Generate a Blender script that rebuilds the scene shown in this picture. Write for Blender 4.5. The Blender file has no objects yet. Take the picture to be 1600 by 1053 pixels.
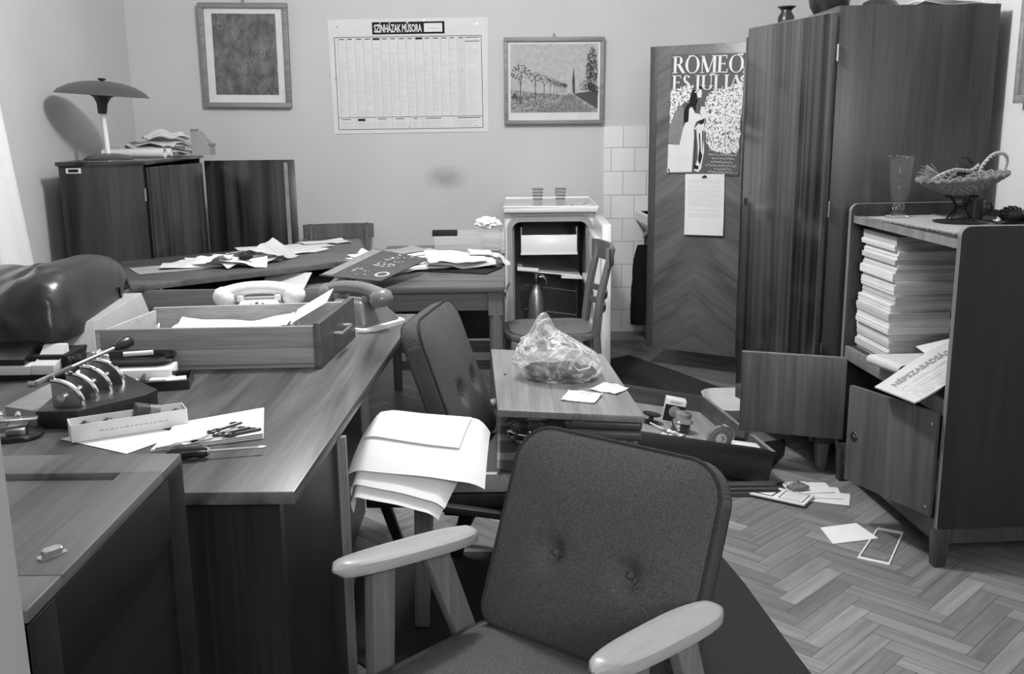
import bpy, bmesh, math, random
from mathutils import Vector, Matrix, Euler, noise
random.seed(11)
SC = bpy.context.scene
COL = SC.collection
PI = math.pi
V = Vector
MW = {}

# ---------------------------------------------------------------- materials
MATS = {}
def nm(name):
    m = bpy.data.materials.new(name); m.use_nodes = True
    nt = m.node_tree
    return m, nt, nt.nodes['Principled BSDF']
def g3(v): return (v, v, v, 1)
def spec(b, v):
    b.inputs['Specular IOR Level'].default_value = v
def plain(name, col, rough=.6, metal=0, sp=.5, var=.08, vs=30, bump=0, bs=200):
    m, nt, b = nm(name)
    b.inputs['Roughness'].default_value = rough; b.inputs['Metallic'].default_value = metal; spec(b, sp)
    tc = nt.nodes.new('ShaderNodeTexCoord')
    n = nt.nodes.new('ShaderNodeTexNoise'); n.inputs['Scale'].default_value = vs; n.inputs['Detail'].default_value = 4
    nt.links.new(tc.outputs['Object'], n.inputs['Vector'])
    r = nt.nodes.new('ShaderNodeValToRGB')
    r.color_ramp.elements[0].position = .3; r.color_ramp.elements[1].position = .7
    r.color_ramp.elements[0].color = g3(col*(1-var)); r.color_ramp.elements[1].color = g3(min(1, col*(1+var)))
    nt.links.new(n.outputs['Fac'], r.inputs['Fac']); nt.links.new(r.outputs['Color'], b.inputs['Base Color'])
    if bump:
        n2 = nt.nodes.new('ShaderNodeTexNoise'); n2.inputs['Scale'].default_value = bs; n2.inputs['Detail'].default_value = 3
        nt.links.new(tc.outputs['Object'], n2.inputs['Vector'])
        bp = nt.nodes.new('ShaderNodeBump'); bp.inputs['Strength'].default_value = bump; bp.inputs['Distance'].default_value = .003
        nt.links.new(n2.outputs['Fac'], bp.inputs['Height']); nt.links.new(bp.outputs['Normal'], b.inputs['Normal'])
    MATS[name] = m
    return m
def wood(name, dk, lt, axis='z', s=14, stretch=.06, rough=.4, coat=0, dist=.4, fine=.25, chev=None, sp=.4, lo=.33, hi=.67):
    m, nt, b = nm(name)
    b.inputs['Roughness'].default_value = rough; spec(b, sp)
    if coat: b.inputs['Coat Weight'].default_value = coat; b.inputs['Coat Roughness'].default_value = .12
    L = nt.links
    tc = nt.nodes.new('ShaderNodeTexCoord'); src = tc.outputs['Object']
    if chev:                                   # mirrored veneer: the figure climbs towards the middle seam
        sx = nt.nodes.new('ShaderNodeSeparateXYZ'); L.new(src, sx.inputs[0])
        sub = nt.nodes.new('ShaderNodeMath'); sub.operation = 'SUBTRACT'; sub.inputs[1].default_value = chev[0]; L.new(sx.outputs['X'], sub.inputs[0])
        ab = nt.nodes.new('ShaderNodeMath'); ab.operation = 'ABSOLUTE'; L.new(sub.outputs[0], ab.inputs[0])
        mu = nt.nodes.new('ShaderNodeMath'); mu.operation = 'MULTIPLY'; mu.inputs[1].default_value = chev[1]; L.new(ab.outputs[0], mu.inputs[0])
        ad = nt.nodes.new('ShaderNodeMath'); ad.operation = 'ADD'; L.new(sx.outputs['Z'], ad.inputs[0]); L.new(mu.outputs[0], ad.inputs[1])
        cb = nt.nodes.new('ShaderNodeCombineXYZ'); L.new(ab.outputs[0], cb.inputs['X']); L.new(sx.outputs['Y'], cb.inputs['Y']); L.new(ad.outputs[0], cb.inputs['Z'])
        src = cb.outputs[0]
    def tex(sc, st, det, di):
        mp = nt.nodes.new('ShaderNodeMapping')
        v = [sc, sc, sc]; v['xyz'.index(axis)] = sc*st
        mp.inputs['Scale'].default_value = v; L.new(src, mp.inputs['Vector'])
        n = nt.nodes.new('ShaderNodeTexNoise'); n.inputs['Scale'].default_value = 1; n.inputs['Detail'].default_value = det
        n.inputs['Roughness'].default_value = .6; n.inputs['Distortion'].default_value = di
        L.new(mp.outputs[0], n.inputs['Vector']); return n
    a = tex(s, stretch, 5, dist); c = tex(s*9, stretch*.35, 3, 0)
    r = nt.nodes.new('ShaderNodeValToRGB'); r.color_ramp.elements[0].position = lo; r.color_ramp.elements[1].position = hi
    r.color_ramp.elements[0].color = g3(dk); r.color_ramp.elements[1].color = g3(lt); L.new(a.outputs['Fac'], r.inputs['Fac'])
    r2 = nt.nodes.new('ShaderNodeValToRGB'); r2.color_ramp.elements[0].position = .35; r2.color_ramp.elements[1].position = .65
    r2.color_ramp.elements[0].color = g3(1-fine); r2.color_ramp.elements[1].color = g3(1); L.new(c.outputs['Fac'], r2.inputs['Fac'])
    mx = nt.nodes.new('ShaderNodeMix'); mx.data_type = 'RGBA'; mx.blend_type = 'MULTIPLY'; mx.inputs[0].default_value = 1
    L.new(r.outputs['Color'], mx.inputs[6]); L.new(r2.outputs['Color'], mx.inputs[7]); L.new(mx.outputs[2], b.inputs['Base Color'])
    MATS[name] = m
    return m
def fabric(name, dk, lt, sc=1, rough=.95):      # twill: two crossing thread directions over slubs
    m, nt, b = nm(name); b.inputs['Roughness'].default_value = rough; spec(b, .12)
    L = nt.links; tc = nt.nodes.new('ShaderNodeTexCoord')
    def wave(d, s_):
        w = nt.nodes.new('ShaderNodeTexWave'); w.bands_direction = d; w.inputs['Scale'].default_value = s_*sc; w.inputs['Distortion'].default_value = 1.2; w.inputs['Detail'].default_value = 1; w.inputs['Detail Scale'].default_value = 3
        L.new(tc.outputs['Object'], w.inputs['Vector']); return w
    a, c = wave('DIAGONAL', 185), wave('X', 120)
    mu = nt.nodes.new('ShaderNodeMath'); mu.operation = 'MULTIPLY_ADD'; mu.inputs[1].default_value = .55; L.new(a.outputs['Fac'], mu.inputs[0])
    mc = nt.nodes.new('ShaderNodeMath'); mc.operation = 'MULTIPLY'; mc.inputs[1].default_value = .30; L.new(c.outputs['Fac'], mc.inputs[0]); L.new(mc.outputs[0], mu.inputs[2])
    n = nt.nodes.new('ShaderNodeTexNoise'); n.inputs['Scale'].default_value = 260*sc; n.inputs['Detail'].default_value = 2; L.new(tc.outputs['Object'], n.inputs['Vector'])
    ad = nt.nodes.new('ShaderNodeMath'); ad.operation = 'MULTIPLY_ADD'; ad.inputs[1].default_value = .9; L.new(n.outputs['Fac'], ad.inputs[0])
    sb = nt.nodes.new('ShaderNodeMath'); sb.operation = 'SUBTRACT'; sb.inputs[1].default_value = .40; L.new(mu.outputs[0], sb.inputs[0]); L.new(sb.outputs[0], ad.inputs[2])
    r = nt.nodes.new('ShaderNodeValToRGB'); r.color_ramp.elements[0].position = .15; r.color_ramp.elements[1].position = .85
    r.color_ramp.elements[0].color = g3(dk); r.color_ramp.elements[1].color = g3(lt); L.new(ad.outputs[0], r.inputs['Fac'])
    L.new(r.outputs['Color'], b.inputs['Base Color'])
    bp = nt.nodes.new('ShaderNodeBump'); bp.inputs['Strength'].default_value = .4; bp.inputs['Distance'].default_value = .0015
    L.new(ad.outputs[0], bp.inputs['Height']); L.new(bp.outputs['Normal'], b.inputs['Normal'])
    MATS[name] = m
    return m
def glass(name, tint=.95, rough=.02, ior=1.45):
    m, nt, b = nm(name)
    b.inputs['Base Color'].default_value = g3(tint); b.inputs['Transmission Weight'].default_value = 1
    b.inputs['Roughness'].default_value = rough; b.inputs['IOR'].default_value = ior
    MATS[name] = m
    return m
def film(name, tr=.6, col=.75, rough=.18, crease=0):        # thin clear plastic film, cloudier along its creases
    m, nt, b = nm(name); L = nt.links
    b.inputs['Base Color'].default_value = g3(col); b.inputs['Roughness'].default_value = rough; spec(b, .7)
    t = nt.nodes.new('ShaderNodeBsdfTransparent'); mix = nt.nodes.new('ShaderNodeMixShader'); mix.inputs[0].default_value = 1-tr
    if crease:
        tc = nt.nodes.new('ShaderNodeTexCoord'); n = nt.nodes.new('ShaderNodeTexNoise'); n.inputs['Scale'].default_value = crease; n.inputs['Detail'].default_value = 4; n.inputs['Distortion'].default_value = 1.4
        L.new(tc.outputs['Object'], n.inputs['Vector'])
        s = nt.nodes.new('ShaderNodeMath'); s.operation = 'SUBTRACT'; s.inputs[1].default_value = .5; L.new(n.outputs['Fac'], s.inputs[0])
        a = nt.nodes.new('ShaderNodeMath'); a.operation = 'ABSOLUTE'; L.new(s.outputs[0], a.inputs[0])
        r = nt.nodes.new('ShaderNodeValToRGB'); r.color_ramp.elements[0].position = 0; r.color_ramp.elements[0].color = g3(.62); r.color_ramp.elements[1].position = .09; r.color_ramp.elements[1].color = g3(1-tr)
        L.new(a.outputs[0], r.inputs['Fac']); L.new(r.outputs['Color'], mix.inputs[0])
        bp = nt.nodes.new('ShaderNodeBump'); bp.inputs['Strength'].default_value = .8; bp.inputs['Distance'].default_value = .006; bp.invert = True; L.new(a.outputs[0], bp.inputs['Height']); L.new(bp.outputs['Normal'], b.inputs['Normal'])
    L.new(t.outputs[0], mix.inputs[1]); L.new(b.outputs[0], mix.inputs[2])
    L.new(mix.outputs[0], nt.nodes['Material Output'].inputs['Surface'])
    MATS[name] = m
    return m

plain('paper', .66, .85, var=.03, vs=20, sp=.2)
plain('paper_grey', .55, .85, var=.05, vs=15, sp=.2)
plain('paper_dull', .66, .85, var=.06, vs=12, sp=.2)
plain('paper_white', .70, .8, var=.02, vs=10, sp=.2)
plain('card', .72, .8, var=.05, vs=25, sp=.2)
plain('ink', .02, .8, var=.05, sp=.1)
plain('ink_grey', .22, .8, var=.1, sp=.1)
plain('ink_soft', .42, .85, var=.1, sp=.1)
plain('black_plastic', .012, .25, sp=.6, var=.2)
plain('black_matt', .015, .7, var=.2, sp=.2)
plain('chrome', .75, .14, metal=1, var=.03)
plain('steel', .42, .3, metal=1, var=.1)
plain('dark_metal', .08, .3, metal=.9, var=.2)
plain('white_plastic', .78, .25, var=.02, sp=.6)
plain('grey_plastic', .16, .28, var=.04, sp=.6)
plain('cream_enamel', .62, .35, var=.04, vs=8, sp=.5)
plain('enamel_white', .76, .25, var=.03, vs=8, sp=.6)
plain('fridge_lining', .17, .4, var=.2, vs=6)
plain('vinyl', .022, .30, var=.15, vs=8, sp=.55, bump=.15, bs=60)
plain('grey_board', .30, .8, var=.1, vs=10)
plain('lamp_paint', .075, .35, var=.05, vs=10, sp=.6)
plain('lamp_neck', .03, .4, var=.05)
plain('plaster_white', .72, .6, var=.04, vs=5)
plain('rug_dark', .035, 1, var=.4, vs=300, sp=.05, bump=.6, bs=500)
plain('dark_patch', .045, 1, var=.35, vs=120, sp=.05, bump=.4, bs=400)
plain('cloth_dark', .012, .9, var=.3, vs=40, sp=.1)
plain('linen', .32, .95, var=.25, vs=220, sp=.1, bump=.8, bs=300)
plain('straw', .15, .8, var=.5, vs=160, bump=.7, bs=180)
plain('clay_dark', .02, .3, var=.3, vs=12, sp=.5)
plain('jamb_paint', .34, .5, var=.03, vs=4)
plain('rubber', .03, .6, var=.2)
wood('moulding_wood', .04, .085, 'x', s=14, stretch=.06, rough=.4)
plain('tissue', .85, .9, var=.03, sp=.1)
plain('tin', .5, .3, metal=.8, var=.15, vs=40)
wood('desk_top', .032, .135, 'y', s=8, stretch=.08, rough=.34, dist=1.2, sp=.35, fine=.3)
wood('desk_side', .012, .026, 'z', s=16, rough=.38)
wood('edge_light', .14, .22, 'z', s=30, rough=.5)
wood('edge_light_y', .14, .24, 'y', s=30, rough=.5)
wood('drawer_side', .22, .31, 'x', s=18, stretch=.05, rough=.6)
wood('drawer_light', .36, .46, 'x', s=18, stretch=.05, rough=.6)
wood('drawer_front', .05, .11, 'x', s=18, stretch=.05, rough=.4)
wood('chest_top', .055, .15, 'y', s=10, stretch=.08, rough=.5, dist=1.0)
wood('chest_side', .006, .016, 'y', s=10, stretch=.08, rough=.55, sp=.25)
wood('cabinet_side', .016, .05, 'z', s=7, stretch=.12, rough=.2, coat=.3)
wood('cabinet_door', .012, .075, 'z', s=16, stretch=.03, rough=.2, coat=.3, lo=.4, hi=.72)
wood('wardrobe_door', .011, .080, 'z', s=24, stretch=.012, rough=.16, coat=.4, dist=.15, lo=.4, hi=.7)
wood('wardrobe_side', .032, .058, 'z', s=22, stretch=.05, rough=.35)
wood('wardrobe_chevron', .085, .205, 'x', s=11, stretch=.16, rough=.35, dist=1.2, chev=(.29, .62), fine=.12, lo=.3, hi=.75)
wood('wardrobe_edge', .05, .09, 'z', s=22, stretch=.05, rough=.4)
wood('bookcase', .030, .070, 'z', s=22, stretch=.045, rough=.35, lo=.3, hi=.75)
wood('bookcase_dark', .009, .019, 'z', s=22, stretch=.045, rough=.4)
wood('bookcase_door', .055, .12, 'z', s=20, stretch=.04, rough=.4)
wood('bookcase_edge', .16, .25, 'z', s=22, stretch=.045, rough=.5)
wood('old_top', .12, .24, 'y', s=12, stretch=.07, rough=.42, dist=.8)
wood('old_dark', .012, .035, 'x', s=14, stretch=.06, rough=.4)
wood('old_bottom', .22, .36, 'y', s=14, stretch=.07, rough=.7)
wood('table_top', .065, .145, 'x', s=10, stretch=.07, rough=.35, dist=.6)
wood('table_frame', .11, .17, 'x', s=16, stretch=.06, rough=.5)
wood('table_leg', .10, .15, 'z', s=16, stretch=.06, rough=.5)
wood('arm_wood', .31, .37, 'y', s=12, stretch=.06, rough=.35, fine=.1)
wood('leg_wood', .13, .20, 'z', s=18, stretch=.06, rough=.45)
wood('leg_dark', .015, .035, 'z', s=18, stretch=.06, rough=.45)
wood('chair_wood', .10, .17, 'z', s=18, stretch=.06, rough=.4)
wood('rail_wood', .42, .5, 'x', s=18, stretch=.06, rough=.45)
wood('frame_wood', .20, .30, 'x', s=24, stretch=.05, rough=.5)
wood('board_dark', .008, .018, 'y', s=14, rough=.4)
fabric('upholstery', .035, .135)
fabric('upholstery_side', .012, .035)
fabric('piping', .02, .06)
glass('clear_glass'); glass('grey_glass', .75); glass('dark_glass', .35)
film('bag_film', .82, .68, .10, 13); film('bag_light', .35, .85, .3); film('glass_thin', .90, .20, .03)

# ---------------------------------------------------------------- geometry builder
class G:
    def __init__(s): s.bm = bmesh.new()
    def add(s, vs, fs):
        b = [s.bm.verts.new(v) for v in vs]
        for f in fs:
            try: s.bm.faces.new([b[i] for i in f])
            except ValueError: pass
        return b
    def box(s, c, d, rot=None, bev=0, seg=2):
        x, y, z = d[0]/2, d[1]/2, d[2]/2
        R = rot if rot is not None else Matrix.Identity(3)
        c = V(c)
        P = [c + R @ V(p) for p in ((-x,-y,-z),(x,-y,-z),(x,y,-z),(-x,y,-z),(-x,-y,z),(x,-y,z),(x,y,z),(-x,y,z))]
        b = s.add(P, [(0,3,2,1),(4,5,6,7),(0,1,5,4),(1,2,6,5),(2,3,7,6),(3,0,4,7)])
        if bev:
            es = list({e for v in b for e in v.link_edges})
            bmesh.ops.bevel(s.bm, geom=es, offset=bev, segments=seg, profile=.5, affect='EDGES')
        return s
    def bb(s, x0, x1, y0, y1, z0, z1, bev=0, seg=2):
        return s.box(((x0+x1)/2, (y0+y1)/2, (z0+z1)/2), (x1-x0, y1-y0, z1-z0), bev=bev, seg=seg)
    def hexa(s, p8, bev=0, seg=2):
        b = s.add([V(p) for p in p8], [(0,3,2,1),(4,5,6,7),(0,1,5,4),(1,2,6,5),(2,3,7,6),(3,0,4,7)])
        if bev:
            es = list({e for v in b for e in v.link_edges})
            bmesh.ops.bevel(s.bm, geom=es, offset=bev, segments=seg, profile=.5, affect='EDGES')
        return s
    def prism(s, poly, z0, z1, M=None, bev=0, seg=2):
        n = len(poly); M = M or Matrix.Identity(4)
        vs = [M @ V((p[0], p[1], z0)) for p in poly] + [M @ V((p[0], p[1], z1)) for p in poly]
        fs = [tuple(range(n))[::-1], tuple(range(n, 2*n))] + [(i, (i+1) % n, n+(i+1) % n, n+i) for i in range(n)]
        b = s.add(vs, fs)
        if bev:
            top = set(b)
            es = [e for e in {e for v in b for e in v.link_edges}]
            bmesh.ops.bevel(s.bm, geom=es, offset=bev, segments=seg, profile=.5, affect='EDGES')
        return s
    def tube(s, pts, r, n=10, closed=False, caps=True):
        pts = [V(p) for p in pts]; N = len(pts)
        rs = r if isinstance(r, (list, tuple)) else [r]*N
        rings = []; up = None
        for i, p in enumerate(pts):
            a = pts[(i-1) % N] if (closed or i > 0) else p
            c = pts[(i+1) % N] if (closed or i < N-1) else p
            t = (c-a).normalized()
            if up is None:
                up = t.orthogonal().normalized()
            else:
                up = (up - t*up.dot(t))
                up = up.normalized() if up.length > 1e-6 else t.orthogonal().normalized()
            w = t.cross(up)
            rings.append([s.bm.verts.new(p + (up*math.cos(2*PI*k/n) + w*math.sin(2*PI*k/n))*rs[i]) for k in range(n)])
        for i in range(N if closed else N-1):
            A, B = rings[i], rings[(i+1) % N]
            for k in range(n):
                s.bm.faces.new((A[k], A[(k+1) % n], B[(k+1) % n], B[k]))
        if caps and not closed:
            s.bm.faces.new(rings[0][::-1]); s.bm.faces.new(rings[-1])
        return s
    def cyl(s, a, b, r0, r1=None, n=20):
        return s.tube([a, b], [r0, r0 if r1 is None else r1], n)
    def bar(s, a, b, w, t, side=(0,0,1), bev=.002, w1=None, t1=None):
        a, b = V(a), V(b); d = (b-a).normalized(); sd = V(side); x = d.cross(sd).normalized(); y = x.cross(d).normalized()
        w1 = w if w1 is None else w1; t1 = t if t1 is None else t1
        P = [a + x*i*w/2 + y*j*t/2 for i, j in ((-1,-1),(1,-1),(1,1),(-1,1))] + [b + x*i*w1/2 + y*j*t1/2 for i, j in ((-1,-1),(1,-1),(1,1),(-1,1))]
        return s.hexa(P, bev)
    def lathe(s, prof, n=32, c=(0,0,0), M=None):
        M = M or Matrix.Translation(V(c)); rings = []
        for r, z in prof:
            if r < 1e-5: rings.append([s.bm.verts.new(M @ V((0,0,z)))])
            else: rings.append([s.bm.verts.new(M @ V((r*math.cos(2*PI*k/n), r*math.sin(2*PI*k/n), z))) for k in range(n)])
        for A, B in zip(rings, rings[1:]):
            for k in range(n):
                k2 = (k+1) % n
                if len(A) == 1 and len(B) == 1: break
                if len(A) == 1: s.bm.faces.new((A[0], B[k2], B[k]))
                elif len(B) == 1: s.bm.faces.new((A[k], A[k2], B[0]))
                else: s.bm.faces.new((A[k], A[k2], B[k2], B[k]))
        return s
    def surf(s, fn, nu, nv):
        g = [[s.bm.verts.new(fn(i/nu, j/nv)) for j in range(nv+1)] for i in range(nu+1)]
        for i in range(nu):
            for j in range(nv): s.bm.faces.new((g[i][j], g[i+1][j], g[i+1][j+1], g[i][j+1]))
        return g
    def sheet(s, fn, nu=10, nv=10, t=.0008):
        e = 1e-3
        def nrm(u, v):
            a = V(fn(min(1,u+e), v)) - V(fn(max(0,u-e), v)); b = V(fn(u, min(1,v+e))) - V(fn(u, max(0,v-e)))
            return a.cross(b).normalized()
        A = s.surf(lambda u, v: V(fn(u,v)) + nrm(u,v)*t/2, nu, nv)
        B = s.surf(lambda u, v: V(fn(u,v)) - nrm(u,v)*t/2, nu, nv)
        for i in range(nu):
            for j in (0, nv): s.bm.faces.new((A[i][j], A[i+1][j], B[i+1][j], B[i][j]))
        for j in range(nv):
            for i in (0, nu): s.bm.faces.new((A[i][j], A[i][j+1], B[i][j+1], B[i][j]))
        return s
    def ball(s, c, r, sub=3, fn=None):
        r = (r, r, r) if not isinstance(r, (tuple, list)) else r
        res = bmesh.ops.create_icosphere(s.bm, subdivisions=sub, radius=1)
        for v in res['verts']:
            d = v.co.copy(); k = fn(d) if fn else 1
            v.co = V((d.x*r[0]*k, d.y*r[1]*k, d.z*r[2]*k)) + V(c)
        return s
    def poly(s, pts):
        b = [s.bm.verts.new(V(p)) for p in pts]
        s.bm.faces.new(b); return s
    def build(s, name, mat, parent=None, world=False, smooth=.7):
        bm = s.bm
        bmesh.ops.recalc_face_normals(bm, faces=bm.faces[:])
        if parent is not None and world: bm.transform(MW[parent].inverted())
        off = V((0,0,0))
        if parent is None:
            xs = [v.co for v in bm.verts]
            lo = [min(c[i] for c in xs) for i in range(3)]; hi = [max(c[i] for c in xs) for i in range(3)]
            off = V(((lo[0]+hi[0])/2, (lo[1]+hi[1])/2, lo[2])); bm.transform(Matrix.Translation(-off))
        me = bpy.data.meshes.new(name); bm.to_mesh(me); bm.free()
        me.materials.append(MATS[mat] if isinstance(mat, str) else mat)
        if smooth:
            me.polygons.foreach_set('use_smooth', [True]*len(me.polygons)); me.set_sharp_from_angle(angle=smooth)
        o = bpy.data.objects.new(name, me); COL.objects.link(o)
        if parent is None: o.location = off; MW[o] = Matrix.Translation(off)
        else: o.parent = parent; MW[o] = MW[parent]
        return o
def tag(o, label, cat, group=None):
    o['label'] = label; o['category'] = cat
    if group: o['group'] = group
    return o
def thing(name, label, cat, loc=(0,0,0), rot=(0,0,0), group=None):
    o = bpy.data.objects.new(name, None); COL.objects.link(o); o.empty_display_size = .05
    if not isinstance(rot, (tuple, list)): rot = (0, 0, rot)
    o.location = loc; o.rotation_euler = rot
    MW[o] = Matrix.Translation(V(loc)) @ Euler(rot).to_matrix().to_4x4()
    return tag(o, label, cat, group)
def struct(o): o['kind'] = 'structure'; return o
def dup(root, loc, rot, label, group=None):
    r = root.copy(); COL.objects.link(r); r.location = loc; r.rotation_euler = rot if isinstance(rot, (tuple, list)) else (0,0,rot)
    r['label'] = label
    if group: r['group'] = group
    for ch in root.children:
        c = ch.copy(); COL.objects.link(c); c.parent = r
        for q in ch.children:
            d = q.copy(); COL.objects.link(d); d.parent = c
    return r
def textmesh(body, size, bold=0, sx=1, space=1):
    cu = bpy.data.curves.new('t', 'FONT'); cu.body = body; cu.size = size; cu.offset = bold; cu.resolution_u = 2; cu.space_character = space
    o = bpy.data.objects.new('t', cu); COL.objects.link(o)
    bpy.context.view_layer.update()
    me = bpy.data.meshes.new_from_object(o.evaluated_get(bpy.context.evaluated_depsgraph_get()))
    bpy.data.objects.remove(o); bpy.data.curves.remove(cu)
    for v in me.vertices: v.co.x *= sx
    return me
def add_mesh(g, me, fn):
    b = [g.bm.verts.new(fn(v.co)) for v in me.vertices]
    for p in me.polygons:
        try: g.bm.faces.new([b[i] for i in p.vertices])
        except ValueError: pass
def rnd(a, b): return random.uniform(a, b)
def Rz(a): return Matrix.Rotation(a, 3, 'Z')
def Rx(a): return Matrix.Rotation(a, 3, 'X')
def Ry(a): return Matrix.Rotation(a, 3, 'Y')
def arc(cx, cy, r, a0, a1, n): return [(cx+r*math.cos(a0+(a1-a0)*i/n), cy+r*math.sin(a0+(a1-a0)*i/n)) for i in range(n+1)]
def rrect(w, h, r, n=6):
    if not isinstance(r, (tuple, list)): r = (r,)*4
    x, y = w/2, h/2; P = []
    for (cx, cy, a, q) in ((x-r[0], y-r[0], 0, r[0]), (-x+r[1], y-r[1], PI/2, r[1]), (-x+r[2], -y+r[2], PI, r[2]), (x-r[3], -y+r[3], 1.5*PI, r[3])):
        P += arc(cx, cy, q, a, a+PI/2, n)
    return P
# a sheet of paper lying flat: centre, size, turn, lifted corners
PAPER_N = [0]
CELL = .012
class Pile:                         # remembers how high the heap stands, so that the next sheet lies on top of it
    def __init__(p, z): p.z = z; p.h = {}
    def at(p, x, y):
        i, j = int(math.floor(x/CELL)), int(math.floor(y/CELL)); b = p.z
        for a in (-2, -1, 0, 1, 2):
            for c in (-2, -1, 0, 1, 2): b = max(b, p.h.get((i+a, j+c), b))
        return b
    def lay(p, V_):
        new = {}
        for q in V_:
            k = (int(math.floor(q.x/CELL)), int(math.floor(q.y/CELL))); new[k] = max(new.get(k, -9), q.z)
        for k, z in new.items(): p.h[k] = max(p.h.get(k, -9), z)
def laid(pile, shape, t, nu=40, nv=32, gap=.0009):
    """shape(u,v) gives x, y and the sheet's own lift; the heap below adds its height, softened so the sheet stays smooth"""
    P_ = [[shape(i/nu, j/nv) for j in range(nv+1)] for i in range(nu+1)]
    H0 = [[pile.at(P_[i][j].x, P_[i][j].y) for j in range(nv+1)] for i in range(nu+1)]
    H = [r[:] for r in H0]
    for _ in range(7):                # relax, never sinking below the heap
        N = [r[:] for r in H]
        for i in range(nu+1):
            for j in range(nv+1):
                n_ = [H[a][b] for a, b in ((i-1,j),(i+1,j),(i,j-1),(i,j+1)) if 0 <= a <= nu and 0 <= b <= nv]
                N[i][j] = max(H0[i][j], sum(n_)/len(n_))
        H = N
    def z(u, v):
        a, b = min(nu-1e-6, u*nu), min(nv-1e-6, v*nv); i, j = int(a), int(b); f, g_ = a-i, b-j
        return H[i][j]*(1-f)*(1-g_)+H[i+1][j]*f*(1-g_)+H[i][j+1]*(1-f)*g_+H[i+1][j+1]*f*g_
    def fn(u, v):
        p = shape(u, v); return V((p.x, p.y, z(u, v) + p.z + t/2 + gap))
    g = G(); g.sheet(fn, nu, nv, t); pile.lay([v.co for v in g.bm.verts]); return g, fn
def paper(name, label, cat, c, w, h, rot, mat='paper', lift=.0, group=None, t=.0008, tilt=(0,0), seed=None, n=10, pile=None, peak=0):
    PAPER_N[0] += 1; sd = seed if seed is not None else PAPER_N[0]*3.7
    cs, sn = math.cos(rot), math.sin(rot)
    def shape(u, v):
        x, y = (u-.5)*w, (v-.5)*h
        k = (2*u-1)**2*(2*v-1)**2
        z = lift*(abs(noise.noise((u*1.7+sd, v*1.7, sd)))*.9 + k*.8*(.5+.5*math.sin(sd+3*u+5*v))) + tilt[0]*u*w + tilt[1]*v*h
        if peak: z += peak*max(0, 1-(abs(2*u-.95))**1.5)*(.6+.4*v)
        return V((c[0]+x*cs-y*sn, c[1]+x*sn+y*cs, (0 if pile else c[2])+z))
    if pile: g, fn = laid(pile, shape, t)
    else:
        fn = shape; g = G(); g.sheet(fn, n, n, t)
    o = g.build(name, mat)
    return tag(o, label, cat, group), fn
# ---------------------------------------------------------------- the room
XL, XR, YB, ZC = -2.30, 1.84, 6.25, 3.05
m, nt, b = nm('wall_paint'); L = nt.links                 # plain distemper, faint mottling and a few smudges
tc = nt.nodes.new('ShaderNodeTexCoord')
n1 = nt.nodes.new('ShaderNodeTexNoise'); n1.inputs['Scale'].default_value = 1.6; n1.inputs['Detail'].default_value = 6; L.new(tc.outputs['Object'], n1.inputs['Vector'])
r1 = nt.nodes.new('ShaderNodeValToRGB'); r1.color_ramp.elements[0].position = .3; r1.color_ramp.elements[1].position = .7
r1.color_ramp.elements[0].color = g3(.53); r1.color_ramp.elements[1].color = g3(.58); L.new(n1.outputs['Fac'], r1.inputs['Fac'])
L.new(r1.outputs['Color'], b.inputs['Base Color']); b.inputs['Roughness'].default_value = .9; spec(b, .15)
n2 = nt.nodes.new('ShaderNodeTexNoise'); n2.inputs['Scale'].default_value = 120; L.new(tc.outputs['Object'], n2.inputs['Vector'])
bp = nt.nodes.new('ShaderNodeBump'); bp.inputs['Strength'].default_value = .15; bp.inputs['Distance'].default_value = .004
L.new(n2.outputs['Fac'], bp.inputs['Height']); L.new(bp.outputs['Normal'], b.inputs['Normal']); MATS['wall_paint'] = m
m, nt, b = nm('smudge'); L = nt.links; tc = nt.nodes.new('ShaderNodeTexCoord')
n1 = nt.nodes.new('ShaderNodeTexNoise'); n1.inputs['Scale'].default_value = 14; n1.inputs['Detail'].default_value = 6; L.new(tc.outputs['Object'], n1.inputs['Vector'])
gr = nt.nodes.new('ShaderNodeTexGradient'); gr.gradient_type = 'SPHERICAL'; mp = nt.nodes.new('ShaderNodeMapping'); mp.inputs['Scale'].default_value = (6.5, 1, 11); mp.inputs['Location'].default_value = (0, 0, -.77)
L.new(tc.outputs['Object'], mp.inputs['Vector']); L.new(mp.outputs[0], gr.inputs['Vector'])
mu = nt.nodes.new('ShaderNodeMath'); mu.operation = 'MULTIPLY'; L.new(n1.outputs['Fac'], mu.inputs[0]); L.new(gr.outputs['Fac'], mu.inputs[1])
mu2 = nt.nodes.new('ShaderNodeMath'); mu2.operation = 'MULTIPLY'; mu2.inputs[1].default_value = .55; L.new(mu.outputs[0], mu2.inputs[0])
t = nt.nodes.new('ShaderNodeBsdfTransparent'); mx = nt.nodes.new('ShaderNodeMixShader'); b.inputs['Base Color'].default_value = g3(.16); b.inputs['Roughness'].default_value = 1; spec(b, 0)
L.new(mu2.outputs[0], mx.inputs[0]); L.new(t.outputs[0], mx.inputs[1]); L.new(b.outputs[0], mx.inputs[2]); L.new(mx.outputs[0], nt.nodes['Material Output'].inputs['Surface']); MATS['smudge'] = m

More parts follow.
